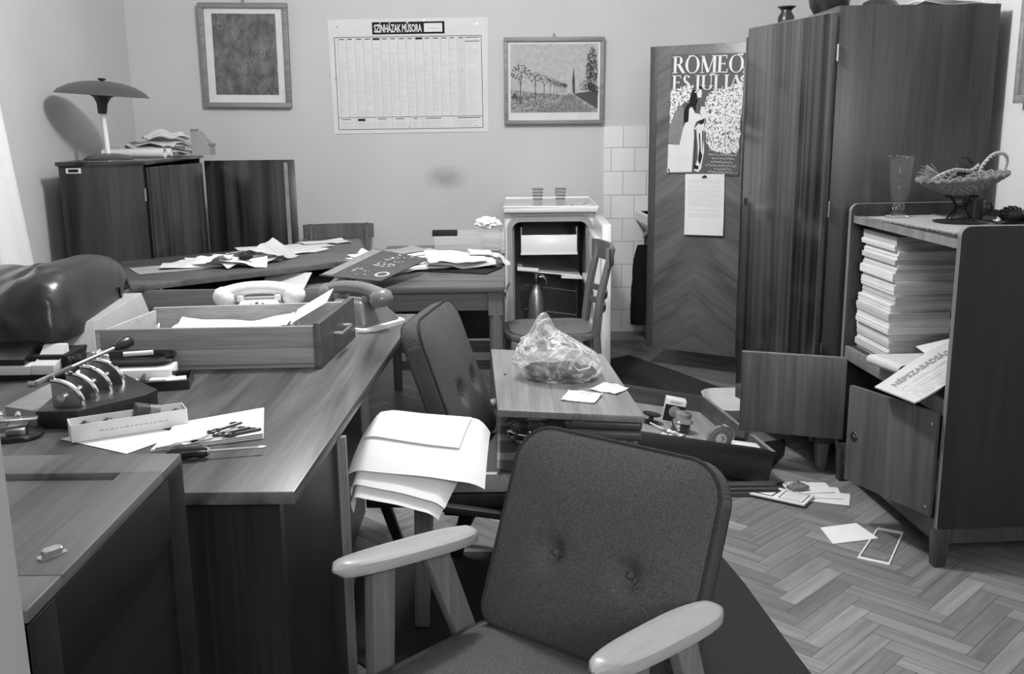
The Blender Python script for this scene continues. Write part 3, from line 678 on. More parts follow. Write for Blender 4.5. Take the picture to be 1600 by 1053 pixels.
def armchair(name, label, loc, rz, top=.755, arms=((-1, .60), (1, .60)), bw=.455, lean=.16, front=True, base=.40):
    a = thing(name, label, 'armchair', loc, rz)
    b0 = V((0, -.225, base)); b1 = V((0, -.225-lean, top)); up = (b1-b0).normalized(); ex = V((-1, 0, 0)); n = ex.cross(up).normalized()
    hgt = (b1-b0).length
    M = Matrix(((ex.x, up.x, n.x, 0), (ex.y, up.y, n.y, 0), (ex.z, up.z, n.z, 0), (0,0,0,1)))
    c = (b0+b1)/2; M = Matrix.Translation(c - n*.045) @ M
    out = rrect(bw, hgt, (.075, .075, .04, .04), 8)
    # refine straight runs so the pad can bow and dimple
    o2 = []
    for i, p in enumerate(out):
        q = out[(i+1) % len(out)]; d_ = math.hypot(q[0]-p[0], q[1]-p[1]); k = max(1, int(d_/.03))
        for j in range(k): o2.append((p[0]+(q[0]-p[0])*j/k, p[1]+(q[1]-p[1])*j/k))
    bx = bw*.185; by = -.03
    g = cushion(o2, .058, .03, 22, M, ((-bx, by, .026, .026), (bx, by, .026, .026)), bow=.18); bk = g.build('backrest', 'upholstery', a)
    piping([(x*.992, y*.992) for x, y in o2], .056, .0042, M, .18).build('piping', 'piping', bk)
    piping([(x*.975, y*.975) for x, y in o2], .003, .0042, M, .18).build('piping', 'piping', bk)
    for s_ in (-1, 1):
        g = G(); p = M @ V((s_*bx, by, .058+.03*.86-.021+.18*bx*bx)); g.ball(p, (.0085, .0085, .0085), 2); g.build('button', 'upholstery', bk)
    so = rrect(.475, .50, (.06, .06, .03, .03), 8); o3 = []
    for i, p in enumerate(so):
        q = so[(i+1) % len(so)]; d_ = math.hypot(q[0]-p[0], q[1]-p[1]); k = max(1, int(d_/.035))
        for j in range(k): o3.append((p[0]+(q[0]-p[0])*j/k, p[1]+(q[1]-p[1])*j/k))
    Ms = Matrix.Translation((0, .0, .345)) @ Matrix.Rotation(math.radians(4), 4, 'X')
    st = cushion(o3, .062, .030, 16, Ms).build('seat', 'upholstery', a)
    piping([(x*.994, y*.994) for x, y in o3], .06, .004, Ms).build('piping', 'piping', st)
    for s_, zf in arms:
        x = s_*.268
        armrest(x, -.25, .125, zf-.03, zf+.028).build('armrest', 'arm_wood', a)
        g = G(); g.bar((x, .015, zf-.002), (x, .045, 0), .058, .024, (1,0,0), .003, .045, .022); g.build('leg', 'leg_wood', a)
        g = G(); g.bar((x, -.125, zf-.022), (x, -.36, .006), .058, .022, (1,0,0), .003, .045, .020); g.build('leg', 'leg_wood', a)
    for s_ in (-1, 1):
        g = G(); g.bb(s_*.243-.011, s_*.243+.011, -.27, .24, .305, .35, .003); g.build('side_rail', 'leg_dark', a)
    g = G(); g.bb(-.24, .24, .20, .222, .30, .345, .003); g.bb(-.24, .24, -.26, -.238, .30, .345, .003); g.build('cross_rail', 'leg_dark', a)
    return a
A1 = armchair('armchair', 'dark tweed armchair with buttoned back and pale arms, nearest the doorway', (-.025, 1.52, .013), math.radians(141.7), top=.775)
A2 = armchair('armchair', 'dark tweed armchair beside the desk buried under big paper sheets', (.115, 2.80, .018), math.radians(-100), top=.835, arms=((-1, .505),), bw=.44, lean=.14, base=.42)
# near side of the second chair: pale rail and splayed legs
def wpart(a, g, name, mat): return g.build(name, mat, a, True)
g = G(); g.bb(-.18, .32, 2.545, 2.565, .41, .462, .003); wpart(A2, g, 'side_rail', 'rail_wood')
g = G(); g.bb(-.40, .33, 2.535, 2.565, .372, .408, .003); wpart(A2, g, 'side_rail', 'leg_dark')
g = G(); g.bar((-.245, 2.55, .375), (-.262, 2.56, .012), .052, .03, (0,1,0), .003, .04, .026); wpart(A2, g, 'leg', 'leg_wood')
g = G(); g.bar((-.11, 2.97, .34), (-.19, 3.02, .012), .05, .03, (0,1,0), .003, .04, .026); wpart(A2, g, 'leg', 'leg_dark')
g = G(); g.bar((-.455, 2.99, .34), (-.36, 3.02, .012), .035, .03, (0,1,0), .003, .03, .026); wpart(A2, g, 'leg', 'leg_dark')
g = G(); g.bar((.30, 2.55, .375), (.31, 2.56, .012), .05, .03, (0,1,0), .003, .04, .026); wpart(A2, g, 'leg', 'leg_dark')
g = G(); g.bar((-.19, 2.50, .387), (.10, 2.515, .335), .03, .018, (0,0,1), .002); wpart(A2, g, 'stretcher', 'leg_dark')

# plaid blanket on that chair
m, nt, b = nm('plaid'); L = nt.links; tc = nt.nodes.new('ShaderNodeTexCoord'); sx = nt.nodes.new('ShaderNodeSeparateXYZ'); L.new(tc.outputs['Object'], sx.inputs[0])
def band(out, sc):
    w_ = nt.nodes.new('ShaderNodeMath'); w_.operation = 'MULTIPLY'; w_.inputs[1].default_value = sc; L.new(out, w_.inputs[0])
    s_ = nt.nodes.new('ShaderNodeMath'); s_.operation = 'SINE'; L.new(w_.outputs[0], s_.inputs[0])
    r = nt.nodes.new('ShaderNodeValToRGB'); r.color_ramp.interpolation = 'CONSTANT'; r.color_ramp.elements[0].color = g3(.25); r.color_ramp.elements[1].color = g3(1); r.color_ramp.elements[1].position = .45
    L.new(s_.outputs[0], r.inputs['Fac']); return r
ba, bb_ = band(sx.outputs['X'], 52), band(sx.outputs['Y'], 40)
mx = nt.nodes.new('ShaderNodeMix'); mx.data_type = 'RGBA'; mx.blend_type = 'MIX'; mx.inputs[0].default_value = .5; L.new(ba.outputs['Color'], mx.inputs[6]); L.new(bb_.outputs['Color'], mx.inputs[7])
wv = nt.nodes.new('ShaderNodeTexWave'); wv.bands_direction = 'DIAGONAL'; wv.inputs['Scale'].default_value = 90; L.new(tc.outputs['Object'], wv.inputs['Vector'])
m2 = nt.nodes.new('ShaderNodeMix'); m2.data_type = 'RGBA'; m2.blend_type = 'MULTIPLY'; m2.inputs[0].default_value = .55; L.new(mx.outputs[2], m2.inputs[6]); L.new(wv.outputs['Color'], m2.inputs[7])
m3 = nt.nodes.new('ShaderNodeMix'); m3.data_type = 'RGBA'; m3.blend_type = 'MULTIPLY'; m3.inputs[0].default_value = 1; L.new(m2.outputs[2], m3.inputs[6]); m3.inputs[7].default_value = g3(.42)
L.new(m3.outputs[2], b.inputs['Base Color']); b.inputs['Roughness'].default_value = 1; spec(b, .05); MATS['plaid'] = m
def fb(u, v):
    x = -.045 + .395*u
    y = 2.535 + v*.42
    return V((x, y, .479 + .006*noise.noise((u*4, v*4, 1)) + .004*math.sin(PI*v)))
g = G(); g.sheet(fb, 26, 26, .006); bl = g.build('blanket', 'plaid'); tag(bl, 'checked woollen blanket covering the seat of the paper-laden armchair', 'blanket')
g = G()
for k in range(60):
    x = -.043 + .391*k/59; g.tube([(x, 2.536, .478), (x+rnd(-.003,.003), 2.530, .474), (x+rnd(-.004,.004), 2.527, .466+rnd(-.003,.003))], .0012, 5)
g.build('fringe', 'plaid', bl, True)

# big sheets draped over the near side of that chair
def quadsheet(TL, TR, BR, BL, belly, roll, wr, sd):
    TL, TR, BR, BL = map(V, (TL, TR, BR, BL))
    def fn(u, v):                      # u left to right, v from the back to the front edge
        p = TL*(1-u)*(1-v) + TR*u*(1-v) + BR*u*v + BL*(1-u)*v
        p.z += belly*math.sin(PI*min(1, v*.92))*(1-.4*u) + wr*noise.noise((u*2.5, v*3, sd))
        e = max(0, .16-u)/.16; p.z -= roll*e*e*(.3+.7*v); p.x += roll*.5*e**3*v
        f_ = max(0, u-.86)/.14; p.z -= .035*f_*f_*(1-.6*v)
        return p
    return fn
PG = 'large sheets of paper heaped on the armchair'
PS = (((-.365,2.565,.622), (-.085,2.555,.588), (-.185,2.27,.458), (-.418,2.29,.505), .020, .050, .004, 'lowest of the big white sheets hanging over the armchair beside the desk'),
      ((-.360,2.57,.630), (-.070,2.56,.600), (-.170,2.285,.480), (-.420,2.31,.530), .024, .040, .004, 'second of the big white sheets curling over the armchair beside the desk'),
      ((-.355,2.575,.638), (-.062,2.565,.610), (-.072,2.32,.515), (-.424,2.33,.555), .028, .022, .004, 'topmost big white sheet lying on the armchair beside the desk'))
for TL, TR, BR, BL, be, ro_, wr, lab in PS:
    g = G(); g.sheet(quadsheet(TL, TR, BR, BL, be, ro_, wr, 3.3), 30, 30, .0012); tag(g.build('paper_sheet', 'paper_white'), lab, 'paper', PG)
f0 = quadsheet(*PS[2][:4], .028, .022, .004, 3.3); g = G(); g.sheet(lambda u, v: f0(.10+.74*u-.05*v, .03+.60*v) + V((0,0,.0035+.003*(1-u)*v+.002*u)), 22, 22, .0008); tag(g.build('paper_sheet', 'paper'), 'smaller squared sheet with cut edge on top of the big white sheets', 'paper', PG)

# old board with a keyhole resting across the chair arms, its moulded edge below
b_ = thing('wooden_board', 'scuffed wooden board with keyhole carrying the plastic bag', 'board', (.12, 2.8, .64))
g = G(); g.prism([(-.070, 3.189), (-.040, 2.488), (.334, 2.415), (.292, 3.10)], .640, .660, bev=.004); g.build('panel', 'old_top', b_, True)
g = G(); g.box((-.022, 2.851, .6603), (.007, .016, .0008)); k = g.build('keyhole', 'black_matt', b_, True)
R = Rz(math.atan2(-.073, .378))
g = G()
for dy, dz, hh, tt in ((.014, -.012, .024, .022), (.012, -.037, .026, .030)):
    g.box(V((.239, 2.436, .64)) + V((0, dy, dz)), (.185, tt, hh), R, bev=.009, seg=4)
g.build('moulding', 'moulding_wood', b_, True)
g = G(); g.bar((.115, 2.60, .64), (.118, 2.60, .489), .045, .03, (0,1,0), .002); g.build('leg', 'leg_dark', b_, True)
g = G(); g.bb(-.02, .075, 2.62, 2.66, .612, .640, .002); g.build('batten', 'chair_wood', b_, True)

# old drawer thrown on the floor, one end propped up
DR = thing('drawer', 'big dark old drawer of oddments lying askew on the parquet', 'drawer', (.975, 3.60, .022), (0, math.radians(10.5), math.radians(4)))
def shr(g):
    for v in g.bm.verts: v.co.x -= .105*v.co.y
    return g
w_, d_, h_ = .80, .74, .128
g = G(); g.bb(-w_+.02, -.02, .02, d_-.02, .046, .056); dbot = shr(g).build('bottom', 'old_bottom', DR)
g = G(); g.bb(-w_, 0, 0, .022, 0, h_, .003); shr(g).build('front_panel', 'old_dark', DR)
g = G(); g.bb(-w_, 0, d_-.02, d_, 0, h_, .002); shr(g).build('back_panel', 'drawer_front', DR)
for q in ((-.02, 0), (-w_, -w_+.02)):
    g = G(); g.bb(q[0], q[1], .022, d_-.02, 0, h_, .002); sd = shr(g).build('side_panel', 'drawer_front', DR)
    g = G(); g.bb(q[0]+.001, q[1]-.001, .0, d_, h_, h_+.0015); shr(g).build('rim', 'drawer_side', sd)
drp = lambda x, y, z: MW[DR] @ V((x-.105*y, y, z))
DROT = tuple(MW[DR].to_euler())
g = G()
for dy, z0, z1 in ((0, .0, .022), (.004, .022, .036), (.010, .036, .05)): g.bb(.22, 1.0-dy*1.5, 3.515+dy, 3.56, z0, z1, .006, 3)
tag(g.build('moulding', 'moulding_wood'), 'length of dark profiled moulding lying in front of the thrown drawer', 'moulding')

# ---------------------------------------------------------------- bentwood chairs
def chair(name, label, loc, rz, lower=True, H=.83):
    c = thing(name, label, 'chair', loc, rz)      # faces +y
    sh = rrect(.40, .42, (.10, .10, .07, .07), 6)
    g = G(); g.prism(sh, .425, .45, bev=.006); s_ = g.build('seat_frame', 'chair_wood', c)
    g = G(); g.prism([(x*.88, y*.88) for x, y in sh], .449, .457, bev=.003); g.build('seat', 'table_frame', c)
    for x in (-.165, .165):
        g = G(); g.bar((x, .17, .425), (x*1.06, .19, 0), .036, .036, (1,0,0), .006, .026, .026); g.build('leg', 'chair_wood', c)
        pts = [(x*1.08, -.25, 0), (x*1.02, -.215, .22), (x, -.195, .44), (x*1.02, -.215, .62), (x*1.05, -.265, H)]
        g = G(); g.tube(pts, [.015, .019, .021, .019, .015], 8); g.build('leg', 'chair_wood', c)
    def rail(z0, z1, w, t, back, nm_):
        g = G()
        def fn(u, v):
            x = (u-.5)*w; return V((x, back - .05*(1-(2*u-1)**2) , z0 + (z1-z0)*v))
        g.sheet(fn, 16, 4, t); return g.build(nm_, 'chair_wood', c)
    rail(H-.085, H, .42, .016, -.238, 'top_rail')
    rail(.60, .628, .36, .012, -.215, 'slat'); rail(.54, .568, .36, .012, -.208, 'slat')
    return c
chair('chair', 'wooden chair standing sideways before the open refrigerator', (.17, 4.52, 0), math.radians(94), H=.835)
chair('chair', 'wooden chair with curved top rail between the crooked tabletop and back wall', (-1.02, 5.86, 0), math.radians(-172), H=.78)
chair('chair', 'wooden chair half hidden behind the covered typewriter at the left wall', (-1.93, 3.98, 0), math.radians(-20), H=.865)
# ---------------------------------------------------------------- things on the walls
def framed(name, label, cx, cz, w, h, tilt, bar, matw, bot):
    f = thing(name, label, 'picture', (cx, YB-.042, cz), (.035, tilt, 0))
    g = G()
    for (x0, x1, z0, z1) in ((-w/2, w/2, h/2-bar, h/2), (-w/2, w/2, -h/2, -h/2+bar), (-w/2, -w/2+bar, -h/2+bar, h/2-bar), (w/2-bar, w/2, -h/2+bar, h/2-bar)):
        g.bb(x0, x1, -.012, .024, z0, z1, .003)
    g.build('frame', 'frame_wood', f)
    g = G(); g.bb(-w/2+bar*.5, w/2-bar*.5, .010, .016, -h/2+bar*.5, h/2-bar*.5); mt = g.build('mount', 'paper_dull', f)
    g = G(); g.bb(-w/2+.01, w/2-.01, .016, .026, -h/2+.01, h/2-.01); g.build('backing', 'grey_board', f)
    g = G(); g.tube([(-.006, .02, h/2+.002), (0, .016, h/2+.022), (.006, .02, h/2+.002)], .0018, 6); g.cyl((0, .01, h/2+.021), (0, .0515, h/2+.021), .003, n=8); g.build('hanger', 'dark_metal', f)
    return f, mt
m, nt, b = nm('print_jungle'); L = nt.links; tc = nt.nodes.new('ShaderNodeTexCoord')
mp = nt.nodes.new('ShaderNodeMapping'); mp.inputs['Scale'].default_value = (7.5, 1, 5.0); mp.inputs['Rotation'].default_value = (0, .12, 0); L.new(tc.outputs['Object'], mp.inputs['Vector'])
n1 = nt.nodes.new('ShaderNodeTexNoise'); n1.inputs['Scale'].default_value = 2.2; n1.inputs['Detail'].default_value = 12; n1.inputs['Roughness'].default_value = .68; n1.inputs['Distortion'].default_value = .5; L.new(mp.outputs[0], n1.inputs['Vector'])
r1 = nt.nodes.new('ShaderNodeValToRGB'); r1.color_ramp.elements[0].position = .32; r1.color_ramp.elements[0].color = g3(.04); r1.color_ramp.elements[1].position = .72; r1.color_ramp.elements[1].color = g3(.22)
L.new(n1.outputs['Fac'], r1.inputs['Fac']); L.new(r1.outputs['Color'], b.inputs['Base Color']); b.inputs['Roughness'].default_value = .6; MATS['print_jungle'] = m
f, mt = framed('framed_picture', 'upright framed dark print of tangled plants, above the low cabinet', -1.583, 1.785, .53, .607, math.radians(1.0), .030, .03, .05)
g = G(); g.bb(-.190, .190, .0085, .0105, -.228, .242); pr_ = g.build('print', 'print_jungle', mt)
g = G()
for k in range(6):
    x, z = rnd(-.15, .15), rnd(-.2, .2); a = rnd(.6, 2.5); l_ = rnd(.04, .12)
    g.tube([(x+l_*q/5*math.cos(a)+.012*math.sin(q*1.1+k), .0083, z+l_*q/5*math.sin(a)) for q in range(6)], .0011, 5)
g.build('brush_marks', 'ink_soft', mt)
f, mt = framed('framed_picture', 'wide framed print of a tree-lined road, right of the timetable', .273, 1.616, .605, .510, math.radians(.3), .024, .02, .03)
# a plain road landscape: sky, fields, road, trees
g = G(); g.bb(-.262, .266, .0085, .0105, -.185, .215); g.build('sky_print', plain('print_sky', .42, .7, var=.12, vs=40), mt)
y = .008
def flat(pts, mat, nm_, yy):
    q = G(); q.poly([(x, yy, z) for x, z in pts]); return q.build(nm_, mat, mt, smooth=0)
plain('print_field', .26, .8, var=.55, vs=90); plain('print_dark', .07, .8, var=.6, vs=120); plain('print_road', .20, .8, var=.35, vs=80)
flat([(-.262,-.185), (.266,-.185), (.266,-.06), (.10,-.085), (-.03,-.075), (-.262,-.05)], 'print_field', 'field', .0082)
flat([(-.07,-.185), (.235,-.185), (.105,-.075), (.085,-.075)], 'print_road', 'road', .0080)
flat([(.12,-.078), (.266,-.165), (.266,-.06), (.15,-.07)], 'print_dark', 'verge', .0079)
q = G(); rg_ = random.Random(5)
def specks(q, cx, cz, rx, rz, n, sz, yy=.0078):
    for _ in range(n):
        a, r = rg_.uniform(0, 2*PI), rg_.random()**.6; x, z = cx+rx*r*math.cos(a), cz+rz*r*math.sin(a); t_ = rg_.uniform(0, 2*PI)
        q.poly([(x+sz*math.cos(t_+i*2.1)*rg_.uniform(.5,1.3), yy, z+sz*math.sin(t_+i*2.1)*rg_.uniform(.5,1.3)) for i in range(3)])
for k in range(13):
    s_ = 1/(1+k*.36); x = -.205+.31*(1-s_)*1.12; zb = -.135+.068*(1-s_)*1.3; ln = rg_.uniform(-.01, .012)*s_
    q.poly([(x-.0035*s_, .0078, zb), (x+.0035*s_, .0078, zb), (x+ln+.002*s_, .0078, zb+.15*s_), (x+ln-.002*s_, .0078, zb+.15*s_)])
    for e in range(4):
        a = PI*(.2+.2*e+rg_.uniform(-.05,.05)); q.poly([(x+ln-.0015*s_, .0078, zb+.11*s_), (x+ln+.0015*s_, .0078, zb+.11*s_), (x+ln+.06*s_*math.cos(a), .0078, zb+.12*s_+.08*s_*math.sin(a))])
    specks(q, x+ln, zb+.185*s_, .058*s_, .045*s_, int(70*s_)+14, .0050*s_+.0012)
specks(q, .228, .06, .034, .135, 620, .0052); specks(q, .20, -.03, .05, .035, 160, .004); specks(q, .245, -.055, .03, .03, 120, .005)
specks(q, -.19, -.10, .06, .02, 60, .004); specks(q, -.06, -.085, .10, .012, 90, .003)
q.poly([(.115,.0078,-.075), (.110,.0078,.00), (.119,.0078,.085), (.127,.0078,.00), (.128,.0078,-.075)])
for _ in range(70):
    x, z = rg_.uniform(-.26, .0), rg_.uniform(-.18, -.09); w = rg_.uniform(.01, .05); q.poly([(x, .0078, z), (x+w, .0078, z+.002), (x+w, .0078, z+.0035), (x, .0078, z+.0018)])
q.build('trees', 'print_dark', mt, smooth=0)
flat([(-.262,-.10), (-.24,-.065), (-.215,-.10)], 'print_dark', 'house', .0077)

f = thing('framed_picture', 'framed picture hanging on the right wall behind the bookcase', 'picture', (XR-.03, 3.43, 1.66))
g = G()
for (y0, y1, z0, z1) in ((-.22, .22, .20, .23), (-.22, .22, -.23, -.20), (-.22, -.19, -.20, .20), (.19, .22, -.20, .20)): g.bb(-.012, .03, y0, y1, z0, z1, .003)
g.build('frame', 'frame_wood', f)
g = G(); g.bb(.0, .02, -.20, .20, -.21, .21); g.build('print', 'print_jungle', f)

# theatre programme sheet
TX, TZ, TW, TH = -.603, 1.656, .965, .672
plain('paper_prog', .66, .85, var=.03, vs=8, sp=.2)
s = thing('hanging_poster', 'large white theatre programme sheet of ruled columns pinned to the back wall', 'poster', (TX, YB-.0022, TZ), (0, math.radians(-.2), 0))
def wav(x, z): return -.0022*(.5+.5*math.sin(z*19+.6)) - .0012*noise.noise((x*4, z*4, 3))
g = G(); g.sheet(lambda u, v: V(((u-.5)*TW*(1-.018*(1-v)), wav((u-.5)*TW, (v-.5)*TH), (v-.5)*TH)), 30, 40, .0006); g.build('sheet', 'paper_prog', s)
def dq(g, x0, x1, z0, z1, off=.0008):
    nx = max(1, int(abs(x1-x0)/.05)); nz = max(1, int(abs(z1-z0)/.02))
    for i in range(nx):
        for j in range(nz):
            a, b2, c, d = x0+(x1-x0)*i/nx, x0+(x1-x0)*(i+1)/nx, z0+(z1-z0)*j/nz, z0+(z1-z0)*(j+1)/nz
            g.poly([(a, wav(a,c)-off, c), (b2, wav(b2,c)-off, c), (b2, wav(b2,d)-off, d), (a, wav(a,d)-off, d)])
gi = G(); gs = G(); gc = G()
L0, R0, T0, B0, MID = -.445, .440, .232, -.312, -.240
for z in (T0, B0): dq(gi, L0, R0, z-.0016, z+.0016)
dq(gi, L0, R0, MID-.0014, MID+.0014)
for x in (L0, R0): dq(gi, x-.0016, x+.0016, B0, T0)
cols = [L0+.02+.0515*k for k in range(15)] + [.335]
for x in cols: dq(gc, x-.0007, x+.0007, MID, T0)
for x in (.310, .322): dq(gc, x-.0005, x+.0005, MID, T0)
for k, x in enumerate((-.335, -.225, -.115, -.005, .07, .265)): dq(gc, x-.0006, x+.0006, B0, MID)
for k in range(15):
    x = cols[k]
    if k in (4, 9): dq(gi, x+.004, x+.046, T0-.018, T0-.006)
    else: dq(gi, x+.008, x+.008+rnd(.02,.034), T0-.014, T0-.009)
    for r_ in range(46):
        z = T0-.06-r_*.0088
        if z < MID+.012: break
        if random.random() < (.42 if r_ < 10 else .8): dq(gs, x+.005, x+.005+rnd(.016,.042), z, z+.0022)
for r_ in range(40):
    z = T0-.012-r_*.0112
    if z < MID+.01: break
    if r_ not in (4, 5, 14, 15, 24) : (dq(gi, .342, .43, z, z+.004) if r_ in (0, 2) else dq(gs, .345+rnd(0,.012), .43-rnd(0,.04), z, z+.0022))
for k, x in enumerate((L0+.012, -.325, -.215, -.105, .003, .08, .275)):
    wd = .09 if k < 4 else (.055 if k == 4 else .15)
    if k == 1: dq(gi, x, x+.045, MID-.022, MID-.008)
    elif k == 6: dq(gi, x+.01, x+wd, MID-.012, MID-.008)
    else: dq(gi, x+.01, x+wd*.7, MID-.013, MID-.009)
    for r_ in range(5): dq(gs, x+rnd(0,.01), x+wd*rnd(.6,1), MID-.03-r_*.0085, MID-.0278-r_*.0085)
gi.build('printed_lines', 'ink', s, smooth=0); gc.build('ruled_pattern', 'ink_grey', s, smooth=0); gs.build('printed_pattern', plain('ink_faint', .52, .85, var=.1, sp=.1), s, smooth=0)
g = G(); dq(g, -.215, .221, .246, .317, .0010); tb = g.build('title_panel', 'ink', s, smooth=0)
g = G(); dq(g, .097, .207, .257, .307, .0014); g.build('date_box', 'paper_white', tb, smooth=0)
me = textmesh('SZÍNHÁZAK MŰSORA', .062, .0016, .50, .96); xs = [v.co.x for v in me.vertices]; x0, x1 = min(xs), max(xs); k = .287/(x1-x0)
g = G(); add_mesh(g, me, lambda c: V((-.203 + (c.x-x0)*k, wav(0, .28)-.0030, .2585 + c.y*1.02))); g.build('title', 'paper_white', tb, smooth=0); bpy.data.meshes.remove(me)
g = G(); dq(g, .118, .185, .276, .279, .0017); g.build('date_text', 'ink_soft', tb, smooth=0)
for x, z in ((-.425, .292), (.415, .30), (-.45, -.01), (-.42, -.31), (-.015, -.302), (.40, -.30), (.10, .325)):
    g = G(); g.cyl((x, -.0045, z), (x, .0022, z), .0052, .0045, 10); g.build('pin', 'steel', s)

# ---------------------------------------------------------------- film poster and letter on the open wardrobe door
PW, PHt = .405, .62
pa = thing('film_poster', 'dark film poster lettered ROMEO ES JULIA pinned to the far wardrobe door', 'poster', on_door(.322, 1.405, -.0265), (0, math.radians(1.0), math.atan2(R3[1][0], R3[0][0])))
def PX(px, py, off=0): # poster picture coordinates 0..1 across and down
    return V(((px-.5)*PW, -.0012-off, (.5-py)*PHt))
plain('poster_ground', .085, .6, var=.06)
g = G(); g.bb(-PW/2, PW/2, -.0012, -.0004, -PHt/2, PHt/2); g.build('sheet', 'poster_ground', pa)
m, nt, b = nm('blossom'); L = nt.links; tc = nt.nodes.new('ShaderNodeTexCoord')
n1 = nt.nodes.new('ShaderNodeTexNoise'); n1.inputs['Scale'].default_value = 90; n1.inputs['Detail'].default_value = 5; n1.inputs['Distortion'].default_value = 1.2; L.new(tc.outputs['Object'], n1.inputs['Vector'])
r1 = nt.nodes.new('ShaderNodeValToRGB'); r1.color_ramp.interpolation = 'LINEAR'; r1.color_ramp.elements[0].position = .43; r1.color_ramp.elements[0].color = g3(.09); r1.color_ramp.elements[1].position = .48; r1.color_ramp.elements[1].color = g3(.74)
L.new(n1.outputs['Fac'], r1.inputs['Fac']); L.new(r1.outputs['Color'], b.inputs['Base Color']); b.inputs['Roughness'].default_value = .6; MATS['blossom'] = m
q2 = lambda X_, Y_: ((X_-42)/578.0, (Y_-115)/886.0)
def pp(pts, mat, nm_, off, jit=0):
    g = G(); Q = []
    for i, p in enumerate(pts):
        n_ = pts[(i+1) % len(pts)]; kk = 5 if jit else 1
        for j in range(kk):
            x, y_ = p[0]+(n_[0]-p[0])*j/kk, p[1]+(n_[1]-p[1])*j/kk
            Q.append(PX(*[min(1, max(0, c)) for c in q2(x+rnd(-jit,jit), y_+rnd(-jit,jit))], off))
    g.poly(Q); return g.build(nm_, mat, pa, smooth=0)
pp([(330,480),(350,400),(400,385),(440,372),(520,360),(560,345),(598,300),(612,215),(625,200),(620,600),(605,840),(560,835),(500,838),(440,830),(385,815),(345,760),(338,640)], 'blossom', 'blossom', .0002, 9)
pp([(48,380),(120,365),(215,330),(235,350),(200,440),(170,470),(110,500),(70,600),(48,640)], 'blossom', 'blossom', .0002, 8)
pp([(45,650),(80,560),(122,480),(160,515),(160,640),(150,700),(135,785),(40,770)], 'ink_grey', 'drapery', .0003)
pp([(32,780),(135,785),(160,660),(180,610),(195,520),(225,500),(250,545),(300,555),(305,590),(262,612),(247,665),(252,720),(245,985),(33,997)], 'paper', 'pale_gown', .0004)
pp([(250,660),(275,690),(330,660),(330,600),(345,560),(330,500),(300,495),(290,540),(306,560),(300,610)], 'paper', 'pale_sleeve', .0004)
pp([(270,690),(335,650),(330,700),(338,830),(320,955),(300,985),(262,975),(290,880),(284,780)], 'paper', 'pale_leg', .0004)
pp([(208,420),(232,372),(268,342),(298,345),(300,372),(272,372),(258,400),(262,440),(272,452),(255,498),(262,540),(225,498),(204,500),(200,610),(166,622),(160,540),(182,485),(205,470)], 'ink', 'dark_hair', .0006)
pp([(258,400),(272,378),(296,372),(300,400),(296,432),(268,430)], 'paper', 'pale_face', .0007)
pp([(288,690),(300,700),(312,830),(326,860),(310,930),(292,900),(300,800)], 'ink', 'dark_stripe', .0007)
pp([(262,660),(268,660),(268,960),(262,960)], 'ink', 'dark_stripe', .0007)
pp([(278,612),(332,580),(326,620),(300,632)], 'ink', 'dark_stripe', .0007); pp([(316,680),(326,670),(330,740),(324,830)], 'ink', 'dark_stripe', .0007); pp([(262,930),(300,940),(296,965),(262,962)], 'ink', 'dark_stripe', .0007)
# hand-cut serif capitals: thick stems, thin joins, bracket serifs
TK, TN = .17, .055
def stroke(g, pts, w, MF):
    for (x0, y0), (x1, y1) in zip(pts, pts[1:]):
        dx, dy = x1-x0, y1-y0; l_ = math.hypot(dx, dy) or 1; nx, ny = -dy/l_*w/2, dx/l_*w/2
        g.poly([MF(x0+nx, y0+ny), MF(x1+nx, y1+ny), MF(x1-nx, y1-ny), MF(x0-nx, y0-ny)])
def vst(g, x, MF, w=TK, y0=0, y1=1):
    stroke(g, [(x, y0), (x, y1)], w, MF)
    for y_ in (y0, y1): stroke(g, [(x-w*.5-.10, y_ + (.02 if y_ == y0 else -.02)), (x+w*.5+.10, y_ + (.02 if y_ == y0 else -.02))], .04, MF)
def bowl(g, cx, cy, rx, ry, a0, a1, MF, n=22):
    for i in range(n):
        A = [a0+(a1-a0)*(i+k)/n for k in (0, 1)]
        q = []
        for a in A:
            w = TN + (TK-TN)*abs(math.cos(a))
            q.append(((cx+(rx)*math.cos(a), cy+ry*math.sin(a)), (cx+(rx-w)*math.cos(a), cy+(ry-TN*.8)*math.sin(a))))
        g.poly([MF(*q[0][0]), MF(*q[1][0]), MF(*q[1][1]), MF(*q[0][1])])
